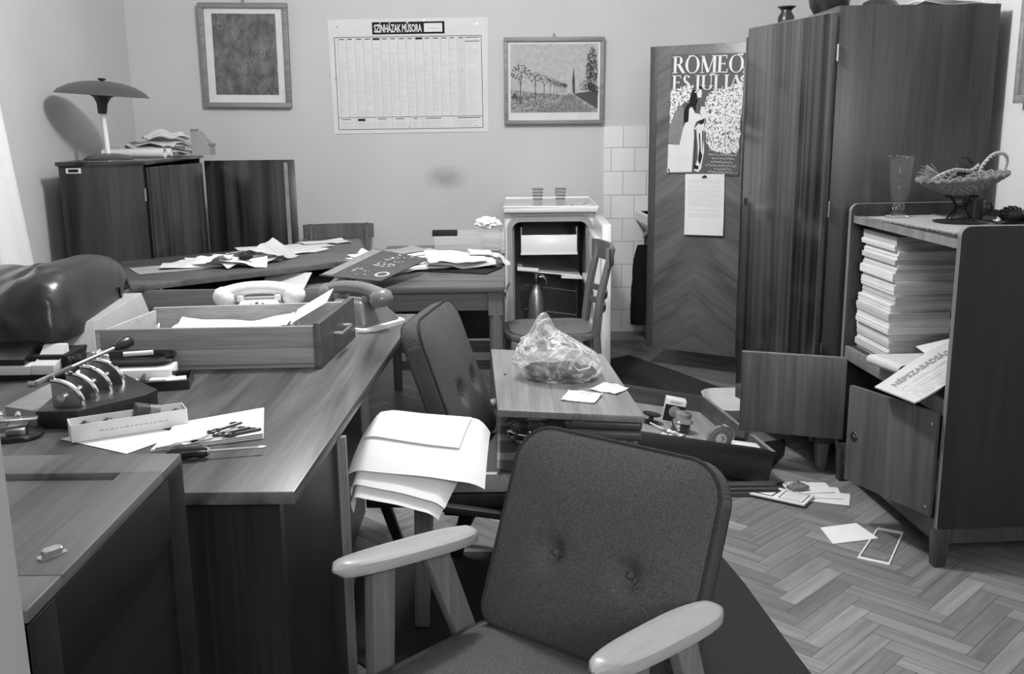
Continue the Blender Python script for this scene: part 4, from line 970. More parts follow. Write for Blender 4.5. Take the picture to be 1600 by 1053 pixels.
def letter(g, ch, MF):
    if ch == 'R': vst(g, .18, MF); bowl(g, .36, .745, .30, .255, -PI/2, PI/2, MF); stroke(g, [(.18,.98),(.38,.98)], TN, MF); stroke(g, [(.18,.51),(.38,.51)], TN, MF); stroke(g, [(.42,.5),(.74,.03)], TK, MF); stroke(g, [(.68,.02),(.88,.02)], .04, MF); return .82
    if ch == 'O': bowl(g, .50, .5, .46, .52, 0, 2*PI, MF, 40); return 1.0
    if ch == 'M': vst(g, .14, MF, TN); stroke(g, [(.16,.97),(.52,.03)], TK, MF); stroke(g, [(.54,.03),(.86,.97)], TN, MF); vst(g, .92, MF, TK); stroke(g, [(.02,.98),(.2,.98)], .04, MF); return 1.08
    if ch == 'E': vst(g, .18, MF); stroke(g, [(.18,.975),(.60,.975)], TN, MF); stroke(g, [(.18,.51),(.50,.51)], TN, MF); stroke(g, [(.18,.025),(.64,.025)], TN, MF); stroke(g, [(.60,1.0),(.60,.80)], .05, MF); stroke(g, [(.64,0),(.66,.22)], .05, MF); stroke(g, [(.50,.43),(.50,.59)], .045, MF); return .72
    if ch == 'S': bowl(g, .32, .745, .24, .26, PI*.12, PI*1.5, MF); bowl(g, .32, .245, .26, .26, -PI*.88, PI*.5, MF); stroke(g, [(.20,.60),(.44,.40)], TK, MF); return .64
    if ch == 'I': vst(g, .2, MF); return .40
    if ch == 'J': vst(g, .24, MF, TK, .0, 1); stroke(g, [(.24,.05),(.18,-.14),(.05,-.18)], TN*1.4, MF); return .44
    if ch == 'U': vst(g, .18, MF, TK, .25, 1); vst(g, .70, MF, TN, .25, 1); bowl(g, .445, .28, .35, .30, PI, 2*PI, MF); return .86
    if ch == 'L': vst(g, .18, MF); stroke(g, [(.18,.025),(.60,.025)], TN, MF); stroke(g, [(.60,0),(.63,.24)], .05, MF); return .68
    if ch == 'A': stroke(g, [(.08,.02),(.42,.98)], TN, MF); stroke(g, [(.40,.98),(.76,.02)], TK, MF); stroke(g, [(.2,.34),(.62,.34)], TN, MF); stroke(g, [(0,.02),(.2,.02)], .04, MF); stroke(g, [(.62,.02),(.92,.02)], .04, MF); return .86
    return .3
def line(g, txt, x0, x1, yb, hgt, gap=.02):
    wd = {'R':.82,'O':1.0,'M':1.08,'E':.72,'S':.64,'I':.40,'J':.44,'U':.86,'L':.68,'A':.86,' ':.22}
    tot = sum(wd[c] for c in txt); k = (x1-x0)/tot; x = x0
    for c in txt:
        if c != ' ': letter(g, c, lambda a, b_, x=x: PX(x+a*k, yb-hgt*b_, .0011))
        x += wd[c]*k
g = G(); line(g, 'ROMEO', .02, 1.0, .155, .140); line(g, 'ES JULIA', .02, .985, .292, .120)
# long accents over O and U as drawn on the sheet
for x, y_ in ((.245, .012), (.905, -.012+.02), (.545, .163)): g.poly([PX(x, y_, .0011), PX(x+.075, y_-.004, .0011), PX(x+.075, y_+.006, .0011), PX(x-.01, y_+.008, .0011)])
g.build('title', 'paper_white', pa, smooth=0)
g = G()
for k, (y_, a, b2) in enumerate(((.832,.56,.97), (.862,.62,.93), (.892,.61,.91), (.922,.54,.97), (.950,.66,.90), (.976,.58,.93))):
    x = a; pts = []; i = 0
    while x < b2:
        pts.append((x, y_ + rnd(-.007,.007) - (.008 if i % 5 == 0 else 0))); x += .009; i += 1
    for (xa, ya_), (xb, yb_) in zip(pts, pts[1:]):
        if random.random() < .9: g.poly([PX(xa, ya_-.0022, .0005), PX(xb, yb_-.0022, .0005), PX(xb, yb_+.0022, .0005), PX(xa, ya_+.0022, .0005)])
g.build('handwriting', 'paper', pa, smooth=0)
pp([(48,968),(60,968),(60,982),(48,982)], 'ink', 'print_mark', .0007)
for (x, z) in ((-.19, .297), (.19, .297), (-.19, -.30), (.19, -.30)):
    g = G(); g.cyl((x, -.006, z), (x, 0, z), .005, n=10); g.build('pin', 'steel', pa)
lt = thing('letter', 'white typed letter pinned below the film poster', 'paper', on_door(.335, .935, -.0265), (0, math.radians(-1.2), math.atan2(R3[1][0], R3[0][0])))
g = G(); g.sheet(lambda u, v: V(((u-.5)*.222, -.0035-.011*(1-v)**2 , (v-.5)*.325)), 10, 16, .0006); g.build('sheet', 'paper_white', lt)
g = G()
for k in range(26):
    v = .90-k*.024; z = (v-.5)*.325; y_ = -.0035-.011*(1-v)**2-.0007
    if k in (3, 19, 22): continue
    x = -.09
    while x < .085*(.5 if k % 7 == 6 else 1):
        q = rnd(.008,.022); g.poly([(x, y_, z), (x+q, y_, z), (x+q, y_+.0001, z+.0016), (x, y_+.0001, z+.0016)]); x += q+.004
g.build('typed_lines', 'ink_soft', lt, smooth=0)
g = G(); g.tube([(.0, -.012, .152), (.012, -.012, .150), (-.01, -.010, .147)], .005, 8); g.build('pin', 'dark_metal', lt)

# ---------------------------------------------------------------- washbasin corner
wb = thing('washbasin', 'white washbasin on the tiled wall, mostly hidden by the wardrobe door', 'sink', (1.03, 6.0, .70))
g = G()
P0 = [(-.225,-.20),(.225,-.20),(.25,.225),(-.25,.225)]; P1 = [(-.13,-.10),(.13,-.10),(.16,.225),(-.16,.225)]
Q = lambda P, z, k=1: [(x*k, y_*k if y_ < 0 else y_, z) for x, y_ in P]
rings = [Q(P1, -.02), Q(P0, .075), Q(P0, .125), Q(P0, .125, .88), Q(P1, .03, .9)]
R_ = [[g.bm.verts.new(V(p)) for p in r] for r in rings]
for A, B in zip(R_, R_[1:]):
    for i in range(4): g.bm.faces.new((A[i], A[(i+1) % 4], B[(i+1) % 4], B[i]))
g.bm.faces.new(R_[0][::-1]); g.bm.faces.new(R_[-1])
g.build('basin', 'enamel_white', wb)
g = G(); g.bar((-.19, .20, -.03), (-.19, -.12, .06), .03, .03, (1,0,0), .002); g.bar((.19, .20, -.03), (.19, -.12, .06), .03, .03, (1,0,0), .002); g.build('bracket', 'dark_metal', wb)
g = G(); g.tube([(0, .20, .22), (0, .12, .23), (0, .08, .20)], .011, 10); g.build('tap', 'chrome', wb)
cl = thing('dark_coat', 'dark garment hanging under the washbasin beside the wardrobe door', 'clothing', (.83, 6.16, .12))
g = G()
def fc(u, v):
    a = u*2*PI; w = .085*math.sin(min(1, .25+v*1.1)*PI*.62)*(1-.25*max(0, v-.75)*4*.5) ; z = .50*(1-v)
    return V((w*math.cos(a)*(1+.18*math.sin(3*a+v*4)), .045*math.sin(a)*(.6+.4*v), z))
g.surf(fc, 28, 18); bmesh.ops.remove_doubles(g.bm, verts=g.bm.verts[:], dist=1e-4); g.build('garment', 'cloth_dark', cl)
g = G(); g.tube([(0, 0, .49), (.01, .01, .56), (.037, -.02, .607)], .004, 6); g.build('loop', 'cloth_dark', cl)
g = G(); g.tube([(.02, .01, .03), (.035, .0, -.04), (.02, -.01, -.09), (.03, -.02, -.117)], [.010, .012, .012, .006], 8); g.build('belt', 'cloth_dark', cl)
g = G(); g.tube([(.592, 6.215, .03), (.592, 6.215, .64), (.586, 6.205, .655), (.565, 6.20, .66)], .007, 8); pi = g.build('water_pipe', 'cream_enamel'); tag(pi, 'thin painted pipe running down the tiles behind the refrigerator', 'pipe')
g = G(); g.cyl((.575, 6.20, .66), (.575, 6.20, .70), .006, n=8); g.build('valve', 'steel', pi, True)

# ---------------------------------------------------------------- curtain at the left
g = G()
def cf(u, v):
    y_ = 3.0 + u*(1.24 + .416*(1-v)); return V((-2.235 + .022*math.sin(u*34) + .006*math.sin(u*83+v*3), y_, .45 + v*2.2))
g.sheet(cf, 110, 10, .002); cu = g.build('curtain', plain('curtain_cloth', .82, .9, var=.03, vs=60)); tag(cu, 'white curtain hanging in folds at the left wall', 'curtain')

# ---------------------------------------------------------------- on the low cabinet
lp = thing('desk_lamp', 'mushroom shaped dark metal desk lamp on the low cabinet', 'lamp', (-2.03, 5.12, 1.2205))
g = G(); g.lathe([(0, 0), (.118, 0), (.120, .006), (.10, .018), (.06, .026), (.018, .030), (0, .030)], 40); g.build('base', 'lamp_paint', lp)
g = G(); g.tube([(.0, 0, .026), (-.008, 0, .24)], .0125, 14); g.build('stem', 'white_plastic', lp)
Mx = Matrix.Translation((-.010, 0, .225)) @ Matrix.Rotation(math.radians(4.5), 4, 'Y')
g = G(); g.lathe([(0, 0), (.020, 0), (.022, .01), (.026, .05), (.040, .078), (.062, .092), (0, .094)], 32, M=Mx); g.build('neck', 'lamp_neck', lp)
g = G(); g.lathe([(.222, .090), (.224, .092), (.205, .112), (.16, .136), (.10, .153), (.04, .160), (0, .161), (0, .158), (.04, .157), (.10, .150), (.16, .133), (.203, .109), (.222, .090)], 56, M=Mx); g.build('shade', 'lamp_paint', lp)
g = G(); g.lathe([(0, .16), (.008, .161), (.020, .168), (.022, .172), (.008, .174), (0, .175)], 16, M=Mx); g.build('finial', 'lamp_neck', lp)
zc = 1.2205
def roll(name, label, a, b, r, mat='paper_dull'):
    g = G(); a, b = V(a), V(b); dd = (b-a).normalized(); ux = dd.orthogonal().normalized(); uy = dd.cross(ux)
    def fn(u, v):
        t_ = u*4.2*PI; rr_ = r*(.72+.28*u); return a + (b-a)*v + (ux*math.cos(t_)+uy*math.sin(t_))*rr_
    g.sheet(fn, 70, 2, .0012); return tag(g.build(name, mat), label, 'paper roll')
roll('paper_roll', 'long pale paper roll lying behind the lamp base', (-2.14, 5.32, zc+.024), (-1.79, 5.36, zc+.024), .023)
roll('paper_roll', 'short pale paper roll in front of the bundled papers, right of the lamp', (-1.925, 5.235, zc+.026), (-1.775, 5.21, zc+.026), .025)
PGc = 'papers on the low cabinet'; PLc = Pile(zc)
PLc.lay([V((-2.16+.012*i, 5.28+.012*j, zc+.050)) for i in range(34) for j in range(9)])
for i, (x, y_, z, w, h, r, lf, mt_, lab) in enumerate((
    (-1.98, 5.54, .055, .36, .26, .1, .02, 'paper_grey', 'lowest folded sheet of the heap on the low cabinet'),
    (-1.93, 5.55, .072, .33, .25, -.15, .03, 'paper_dull', 'second folded sheet of the heap on the low cabinet'),
    (-1.94, 5.55, .095, .30, .23, .25, .035, 'paper_grey', 'crumpled middle sheet of the heap on the low cabinet'),
    (-1.90, 5.54, .120, .28, .22, -.35, .045, 'paper_grey', 'creased upper sheet of the heap on the low cabinet'),
    (-1.88, 5.55, .150, .22, .18, .5, .05, 'paper_dull', 'topmost peaked sheet of the heap on the low cabinet'))):
    paper('paper_sheet', lab, 'paper', (x, y_, zc), w, h, r, mt_, lf*.6, PGc, .004, pile=PLc, peak=(.012, .012, .016, .022, .026)[i])
st = thing('index_box', 'small grey wedge shaped card stand at the end of the low cabinet', 'box', (-1.742, 5.60, zc), .0)
g = G(); P = [(0, 0), (.10, 0), (.10, .05), (.03, .13), (0, .13)]; g.prism(P, -.05, .05, Matrix.Rotation(PI/2, 4, 'X')); g.build('body', 'grey_board', st)
g = G(); g.bb(.0, .014, -.052, .052, .13, .142); g.bb(.09, .104, -.052, .052, .05, .062); g.build('edge', 'grey_plastic', st)
# ---------------------------------------------------------------- on the desk
ZD = .7605
# pulled-out drawer
a = math.atan2(.33, .03)
dw = thing('drawer_box', 'long wooden drawer pulled out and set on the desk, papers inside', 'drawer', (-.78, 2.72, ZD))
BL, BR, FR, FL = (-1.09,2.545), (-.520,2.560), (-.490,2.925), (-1.045,2.865)     # near-left, near-right, far-right, far-left
def wallq(p, q, t, z0, z1, nm_, mat, inner):
    g = G(); p, q, i_ = V((p[0], p[1], 0)), V((q[0], q[1], 0)), V((inner[0], inner[1], 0)).normalized()*t
    g.hexa([p+V((0,0,z0)), q+V((0,0,z0)), q+i_+V((0,0,z0)), p+i_+V((0,0,z0)), p+V((0,0,z1)), q+V((0,0,z1)), q+i_+V((0,0,z1)), p+i_+V((0,0,z1))], .0015)
    return g.build(nm_, mat, dw, True)
sd = wallq(BL, BR, .013, ZD, ZD+.055, 'side_panel', 'drawer_side', (0, 1)); g = G(); g.hexa([V((x, y, z)) for z in (ZD+.0555, ZD+.112) for x, y in (BL, BR, (BR[0], BR[1]+.013), (BL[0], BL[1]+.013))], .0015); g.build('upper_board', 'drawer_side', sd, True)
wallq(FL, FR, .013, ZD, ZD+.112, 'side_panel', 'drawer_light', (0, -1))
wallq(BL, FL, .012, ZD, ZD+.105, 'back_panel', 'drawer_light', (1, 0))
fr = wallq((BR[0], BR[1]-.012), (FR[0], FR[1]+.012), .018, ZD-.0, ZD+.122, 'front_panel', 'drawer_front', (1, 0))
g = G(); g.prism([BL, BR, FR, FL], ZD+.008, ZD+.013); g.build('bottom', 'drawer_light', dw, True)
mid = V((-.487, 2.745, ZD+.066)); dd = V((.03, .38, 0)).normalized(); nx = V((.997, -.079, 0))
g = G(); g.tube([mid - dd*.055, mid - dd*.055 + nx*.022, mid + dd*.055 + nx*.022, mid + dd*.055], .0045, 10); h_ = g.build('handle', 'chrome', dw, True); h_['label'] = 'bent chrome bar handle'
PLw = Pile(ZD+.013)
for i, (x, y_, z, w, h, r, lf, lab) in enumerate(((-.80, 2.72, .030, .36, .25, .05, .015, 'lower sheet of the papers inside the desk drawer'), (-.79, 2.725, .050, .33, .24, -.06, .02, 'middle sheet of the papers inside the desk drawer'), (-.78, 2.72, .068, .32, .22, .08, .03, 'top sheet of the papers inside the desk drawer'))):
    paper('paper_sheet', lab, 'paper', (x, y_, ZD+z), w, h, r, 'paper', lf, 'papers in the desk drawer', .022 if i < 2 else .001, pile=PLw)
g = G()
def fe(u, v): return V((-.62 + .10*u, 2.72 + .12*v + .03*u, ZD+.085 + .055*u + .02*v))
g.sheet(fe, 6, 6, .0012); tag(g.build('envelope', 'paper_white'), 'white envelope sticking up at the handle end of the desk drawer', 'envelope')
g = G()
for k in range(6): g.box((-1.0 + k*.004, 2.70 - k*.006, ZD+.060 + .003*k), (.004, .07, .05), Rz(.3) @ Ry(.55))
tag(g.build('paper_bundle', 'paper_dull'), 'small curled bundle of slips at the left end of the desk drawer', 'paper')

# telephones
def phone(name, label, loc, rz, mat, dial):
    p = thing(name, label, 'telephone', loc, rz)
    g = G(); g.prism(rrect(.205, .215, .035), 0, .012, bev=.004); g.build('base_plate', 'white_plastic' if mat == 'grey_plastic' else mat, p)
    g = G(); g.hexa([(-.085,-.095,.012),(.085,-.095,.012),(.085,.095,.012),(-.085,.095,.012),(-.060,-.01,.088),(.060,-.01,.088),(.055,.075,.092),(-.055,.075,.092)], .012, 4); g.build('body', mat, p)
    g = G(); Mx = Matrix.Translation((0, -.055, .054)) @ Matrix.Rotation(math.radians(42), 4, 'X'); g.lathe([(0, .012), (.030, .012), (.046, .010), (.048, .002), (.048, -.01)], 36, M=Mx); dl = g.build('dial', dial, p)
    g = G()
    for k in range(10):
        t_ = PI*.35 + k*PI*.165; g.lathe([(.0055, .0001), (.0055, .0016), (0, .0016)], 12, M=Mx @ Matrix.Translation((.036*math.cos(t_), .036*math.sin(t_), .0112)))
    g.build('finger_hole', 'dark_metal', dl)
    g = G(); g.lathe([(0, .0145), (.016, .0145), (.017, .012)], 20, M=Mx); g.build('dial_centre', 'paper_dull', dl)
    g = G()
    for s_ in (-1, 1): g.box((s_*.058, .035, .095), (.022, .05, .022), bev=.005)
    g.build('cradle', mat, p)
    g = G(); n = 18; pts = []; rs = []
    for i in range(n+1):
        u = i/n*2-1; pts.append((u*.112, .035, .126 - .026*abs(u)**2.6)); rs.append(.0205 + .010*abs(u)**4)
    g.tube(pts, rs, 16)
    for s_ in (-1, 1): g.lathe([(0, -.026), (.027, -.025), (.036, -.014), (.038, .0), (.034, .018), (.020, .029), (0, .031)], 24, M=Matrix.Translation((s_*.106, .035, .098)) @ Matrix.Rotation(-s_*.25, 4, 'Y'))
    g.build('handset', mat, p)
    return p
phone('telephone', 'white dial telephone behind the drawer on the desk', (-.795, 3.08, ZD), math.radians(8), 'white_plastic', 'white_plastic')
phone('telephone', 'grey dial telephone at the far corner of the desk', (-.475, 3.12, ZD), math.radians(148), 'grey_plastic', 'grey_plastic')

# covered typewriter
tw = thing('typewriter', 'typewriter under a crumpled dark vinyl cover on the desk', 'typewriter', (-1.42, 2.75, ZD))
g = G(); g.bb(-1.80, -1.145, 2.47, 3.0, ZD, ZD+.012, .003); g.bb(-1.80, -1.15, 2.50, 3.0, ZD+.012, ZD+.055, .004); g.build('base', 'black_matt', tw, True)
g = G(); g.prism([(0, 0), (.10, 0), (.10, .028), (.095, .046), (.085, .052), (.0, .02)], -1.80, -1.24, Matrix(((0,0,1,0),(1,0,0,2.46),(0,1,0,ZD+.035),(0,0,0,1)))); g.build('space_bar', 'black_plastic', tw, True)
g = G(); g.prism([(0,0), (.10,0), (.10,.062), (.085,.062), (.05,.030), (0,.026)], 0, .060, Matrix(((0,0,1,-1.225),(1,0,0,2.455),(0,1,0,ZD+.015),(0,0,0,1))), bev=.004); g.prism([(0,0), (.05,0), (.05,.026), (0,.024)], 0, .54, Matrix(((0,0,1,-1.765),(1,0,0,2.455),(0,1,0,ZD+.015),(0,0,0,1))), bev=.003); ft = g.build('front_frame', 'paper_grey', tw, True); ft['label'] = 'pale painted front frame'
g = G(); g.hexa([(-1.30,2.58,ZD+.056),(-1.118,2.60,ZD+.002),(-1.10,3.03,ZD+.002),(-1.30,3.05,ZD+.056),(-1.30,2.64,ZD+.10),(-1.145,2.68,ZD+.110),(-1.125,2.99,ZD+.135),(-1.30,3.0,ZD+.13)], .004); g.build('side_frame', 'grey_board', tw, True)
# the cover: heavy rounded bag, creased
g = G(); N1, N2 = 72, 40
def cov(u, v):
    # v: 0 front hem -> over the top -> 1 back hem ; u: left to right
    x = -1.86 + .695*u
    top = .236 + .010*math.sin(u*7.0) + .022*math.exp(-((u-.86)/.10)**2)
    hemf = .066 + .02*max(0, (u-.60)/.40) ; hemb = .085 + .075*u
    a_ = v*PI; c_, s_ = math.cos(a_), math.sin(a_)
    k = abs(c_)**.55*(1 if c_ > 0 else -1); ss = s_**.62 if s_ > 0 else 0
    endr = 1 if u < .90 else max(.0, 1-((u-.90)/.10)**3.2)**.5
    yc, yr = 2.80, .245*(.5+.5*endr)
    yv = yc - k*yr - .05*(1-v)*(1-u)
    base = hemf + (hemb-hemf)*v*v*(3-2*v)
    zv = ZD + base + (top*(.35+.65*endr) - base)*ss
    cr = .010*(1-abs(2*noise.noise((u*6+v*2, v*3+u*2, 7.7))))**3 + .018*noise.noise((u*5, v*4, 2.2)) + .012*abs(noise.noise((u*9+v*6, v*7-u*3, 5.1))) + .010*math.exp(-((u-.80-.25*(v-.4))**2)/.0018)*math.sin(v*PI) - .012*math.exp(-((u-.70-.35*(v-.35))**2)/.003)*math.sin(v*PI)
    p = V((x, yv, zv)); q = V((x, yc, ZD+.10)); return p + (p-q).normalized()*cr
g.sheet(cov, N1, N2, .003); g.build('cover', 'vinyl', tw, True)

# row of numbering stamps with a lever on a wooden base
sm = thing('embossing_press', 'row of four curved metal arms with black knobbed lever on a wooden base', 'office machine', (-.96, 2.18, ZD))
g = G(); g.prism([(-1.02,2.045), (-.930,2.045), (-.828,2.17), (-.818,2.215), (-.955,2.37), (-1.06,2.34)], ZD, ZD+.040, bev=.003); g.build('base', 'desk_side', sm, True)
g = G(); g.prism([(-1.112,2.095), (-1.022,2.055), (-1.03,2.28), (-1.10,2.285)], ZD, ZD+.038, bev=.003); g.build('side_block', 'drawer_side', sm, True)
for k in range(4):
    cx, cy = -1.004 + .0055*k + .006, 2.085 + .062*k; z0 = ZD+.040
    P = [(0, 0)] + [(.064*math.cos(t_)*1.0, .056*math.sin(t_)) for t_ in [PI/2*i/12 for i in range(13)]]
    g = G(); g.prism(P, -.004, .004, Matrix.Translation((cx, cy, z0)) @ Matrix.Rotation(PI/2, 4, 'X')); ar = g.build('arm', 'steel', sm, True)
    g = G(); g.tube([(cx+.065*math.cos(t_), cy, z0+.057*math.sin(t_)) for t_ in [PI/2*i/12 for i in range(13)]], .0058, 8); g.build('rim', 'chrome', ar, True)
    g = G(); g.cyl((cx+.022, cy-.012, z0+.020), (cx+.022, cy+.012, z0+.020), .009, n=14); g.build('pivot', 'chrome', ar, True)
    g = G(); g.cyl((cx+.004, cy, z0+.05), (cx+.004, cy, z0+.068), .005, n=10); g.build('screw', 'chrome', ar, True)
g = G(); A_, B_ = V((-1.022, 2.05, ZD+.098)), V((-.925, 2.262, ZD+.128)); g.bar(A_, A_+(B_-A_)*.45, .010, .008, (0,0,1), .001); g.cyl(A_+(B_-A_)*.35, B_, .0045, n=12); g.cyl(A_+V((-.008,0,0)), A_+V((.008,0,0)), .007, n=12); lv = g.build('lever', 'steel', sm, True)
dd = (B_-A_).normalized(); q_ = dd.to_track_quat('Z', 'Y').to_matrix().to_4x4()
g = G(); g.lathe([(0, -.004), (.007, -.002), (.013, .012), (.0165, .030), (.014, .046), (.007, .054), (0, .056)], 24, M=Matrix.Translation(B_) @ q_); g.build('knob', 'black_plastic', lv, True)
g = G(); g.lathe([(.024, 0), (.026, .003), (.026, .018), (.022, .019), (.022, .004), (0, .003)], 28, c=(-.905, 2.12, ZD+.0405)); tag(g.build('glass_dish', 'glass_thin'), 'small clear glass dish on the base of the lever machine', 'dish')

# pen tray, boxes
g = G(); pts = rrect(.27, .085, .04, 8)
tr = thing('pen_tray', 'long black pen tray with a white stick behind the lever machine', 'tray', (-1.005, 2.502, ZD+.031), math.radians(4))
r0 = [[g.bm.verts.new(V((x*s_, y_*s_, z))) for x, y_ in pts] for s_, z in ((.86, 0), (.98, .016), (1, .024), (.94, .024), (.86, .008))]
for A, B in zip(r0, r0[1:]):
    for i in range(len(pts)): g.bm.faces.new((A[i], A[(i+1) % len(pts)], B[(i+1) % len(pts)], B[i]))
g.bm.faces.new(r0[0][::-1]); g.bm.faces.new(r0[-1]); g.build('body', 'black_plastic', tr)
g = G(); g.cyl((-1.0, 2.492, ZD+.058), (-.93, 2.512, ZD+.058), .0065, n=12); tag(g.build('chalk', 'paper_white'), 'white stick lying across the end of the black pen tray', 'chalk')
g = G(); g.box((-.985, 2.47, ZD+.0155), (.235, .085, .03), Rz(.10), bev=.002); tag(g.build('carton', 'card'), 'pale flat carton under the black pen tray', 'box')
g = G(); g.box((-.955, 2.375, ZD+.008), (.06, .045, .015), Rz(.4)); tag(g.build('notelet', 'paper'), 'little white pad between the lever machine and pen tray', 'paper')
g = G(); g.ball((-1.03, 2.41, ZD+.065), (.026, .026, .024), 4, lambda d: 1 + .22*noise.noise(d*3.2) + .12*noise.noise(d*8)); tag(g.build('foil_ball', 'tin'), 'crumpled foil ball behind the lever machine', 'foil')
bx = thing('slide_box', 'shallow black open box of white cards right of the lever machine', 'box', (-.862, 2.402, ZD), math.radians(12))
g = G(); g.bb(-.06, .06, -.055, .055, 0, .004); g.bb(-.06, .06, -.055, -.051, .004, .022); g.bb(-.06, .06, .051, .055, .004, .022); g.bb(-.06, -.056, -.051, .051, .004, .022); g.bb(.056, .06, -.051, .051, .004, .022); g.build('tray', 'black_plastic', bx)
for i, (x, y_, w, h, r, lab) in enumerate(((-.882, 2.427, .055, .04, .1, 'left white card in the shallow black box'), (-.842, 2.412, .05, .035, .35, 'right white card in the shallow black box'))):
    g = G(); g.box((x, y_, ZD+.010+.003*i), (w, h, .004), Rz(r)); tag(g.build('card', 'paper'), lab, 'card', 'cards in the black box')

# hole punch / clamp at the very edge
hp = thing('hole_punch', 'old nickel plated hole punch at the near left of the desk', 'hole punch', (-1.065, 1.985, ZD), math.radians(18))
g = G(); g.prism(rrect(.16, .085, .035, 8), 0, .010, bev=.003); g.build('base', 'dark_metal', hp)
g = G(); g.bb(-.055, -.025, -.03, .03, .01, .036, .004); g.bb(.01, .05, -.028, .028, .01, .026, .004); g.build('body', 'steel', hp)
g = G(); g.hexa([(-.06,-.025,.040),(.072,-.010,.034),(.072,.010,.034),(-.06,.025,.040),(-.06,-.025,.047),(.072,-.010,.040),(.072,.010,.040),(-.06,.025,.047)], .002); g.build('lever', 'steel', hp)
for x, y_ in ((-.045, -.018), (-.045, .018), (.035, 0), (.0, .012)):
    g = G(); g.lathe([(.006, .045), (.007, .053), (.004, .058), (0, .059)], 14, c=(x, y_, -.004)); g.build('knob', 'chrome', hp)

# carton of rubber stamps on a sheet
o, _ = paper('paper_sheet', 'plain white sheet under the carton of rubber stamps', 'paper', (-.815, 1.985, ZD+.001), .20, .145, -.52, 'paper', 0, n=2, t=.0006)
cb_ = thing('stamp_carton', 'long white open carton of rubber stamps on the desk', 'box', (-.815, 2.025, ZD+.002), math.atan2(.116, .205))
g = G(); w, h, z = .232, .058, .036
g.bb(-w/2, w/2, -h/2, h/2, 0, .0015); g.bb(-w/2, w/2, -h/2, -h/2+.0015, .0015, z); g.bb(-w/2, w/2, h/2-.0015, h/2, .0015, z); g.bb(-w/2, -w/2+.0015, -h/2+.0015, h/2-.0015, .0015, z); g.bb(w/2-.0015, w/2, -h/2+.0015, h/2-.0015, .0015, z)
g.build('carton', 'card', cb_)
g = G(); x = -.062
while x < .075:
    q = rnd(.004, .01); g.poly([(x, -h/2-.0004, .016), (x+q, -h/2-.0004, .016), (x+q, -h/2-.0004, .0185), (x, -h/2-.0004, .0185)]); x += q+.0035
g.build('printed_line', 'ink_soft', cb_)
def stamp(label, x, y_, rz, kind):
    s = thing('rubber_stamp', label, 'stamp', MW[cb_] @ V((x, y_, .0025)), (0, 0, math.atan2(.116, .205)+rz), 'stamps in the white carton')
    if kind == 0:
        g = G(); g.tube([(-.032, 0, .016), (-.02, 0, .019), (-.005, 0, .015), (.012, 0, .012), (.03, 0, .013)], [.008, .014, .009, .007, .009], 14); g.build('handle', 'old_dark', s)
        g = G(); g.bb(.03, .036, -.012, .012, .0, .026, .001); g.build('plate', 'rubber', s)
    else:
        g = G(); g.box((0, 0, .034), (.030, .034, .030), Ry(.25), bev=.003); g.build('block', 'drawer_front', s)
        g = G(); g.cyl((.014, 0, .032), (.034, 0, .026), .015, .017, 20); g.build('knob', 'edge_light', s)
        g = G(); g.bb(-.014, .014, -.016, .016, 0, .018); g.build('plate', 'rubber', s)
stamp('small dark round handled stamp at the left of the white carton', -.066, .002, .1, 0); stamp('turned wooden handled stamp lying in the white carton', -.022, -.003, -.05, 0)
stamp('upright block stamp with pale round knob in the white carton', .028, .003, .0, 1); stamp('long handled stamp at the right end of the white carton', .078, -.002, 2.9, 0)

# notebook with keys, screwdriver
nb = thing('notebook', 'folded white sheet pad lying under the keys', 'paper', (-.625, 2.03, ZD))
def nbf(dz, k):
    def fn(u, v):
        p = V((-.721,1.884,0))*(1-u)*(1-v) + V((-.515,1.962,0))*u*(1-v) + V((-.565,2.175,0))*u*v + V((-.725,2.066,0))*(1-u)*v
        p.z = ZD + dz + .004*math.exp(-((v-.78)/.05)**2) + k*((1-v)**3)*(u*.006) ; return p
    return fn
for i in range(3):
    g = G(); g.sheet(nbf(.0010+.0016*i, i*.6), 12, 14, .0011); g.build('leaf', 'paper_white', nb, True)
def key(label, x, y_, rz, ln, pieces=2, grp='keys on the white sheet'):
    k_ = thing('key', label, 'key', (x, y_, ZD+.0088), rz, grp)
    g = G(); g.tube([(.013*math.cos(t_)-ln/2, .0095*math.sin(t_), .004) for t_ in [2*PI*i/20 for i in range(20)]], .0026, 8, closed=True); g.build('bow', 'dark_metal', k_)
    g = G(); g.cyl((-ln/2+.013, 0, .004), (ln/2, 0, .004), .0034, n=12); g.bb(ln/2-.020, ln/2-.006, .002, .015, .003, .0055); g.bb(ln/2-.016, ln/2-.011, .010, .016, .0025, .006); g.build('shank', 'dark_metal', k_)
key('dark old key lying furthest from the screwdriver', -.600, 2.005, .95, .072); key('dark old key in the middle of the three', -.577, 1.975, .72, .068); key('dark old key nearest the edge of the sheet', -.553, 1.968, .62, .066)
kr = thing('key_ring', 'flat bright keys on a ring at the corner of the white sheet', 'keys', (-.655, 1.902, ZD+.0088), .5)
g = G(); g.tube([(.010*math.cos(t_), .010*math.sin(t_), .003) for t_ in [2*PI*i/20 for i in range(20)]], .0012, 6, closed=True); g.build('ring', 'chrome', kr)
for rz, ln in ((.15, .045), (.5, .04), (PI+.1, .05)):
    g = G(); M = Matrix.Rotation(rz, 4, 'Z') @ Matrix.Translation((.010, 0, .0))
    g.prism([(0,-.008), (.014,-.009), (.018,-.003), (ln,-.003), (ln,.001), (ln-.006,.004), (ln-.01,.001), (ln-.016,.004), (.018,.003), (.014,.009), (0,.008)], .001 if rz < 1 else .003, .003 if rz < 1 else .005, M); g.build('key', 'tin', kr)
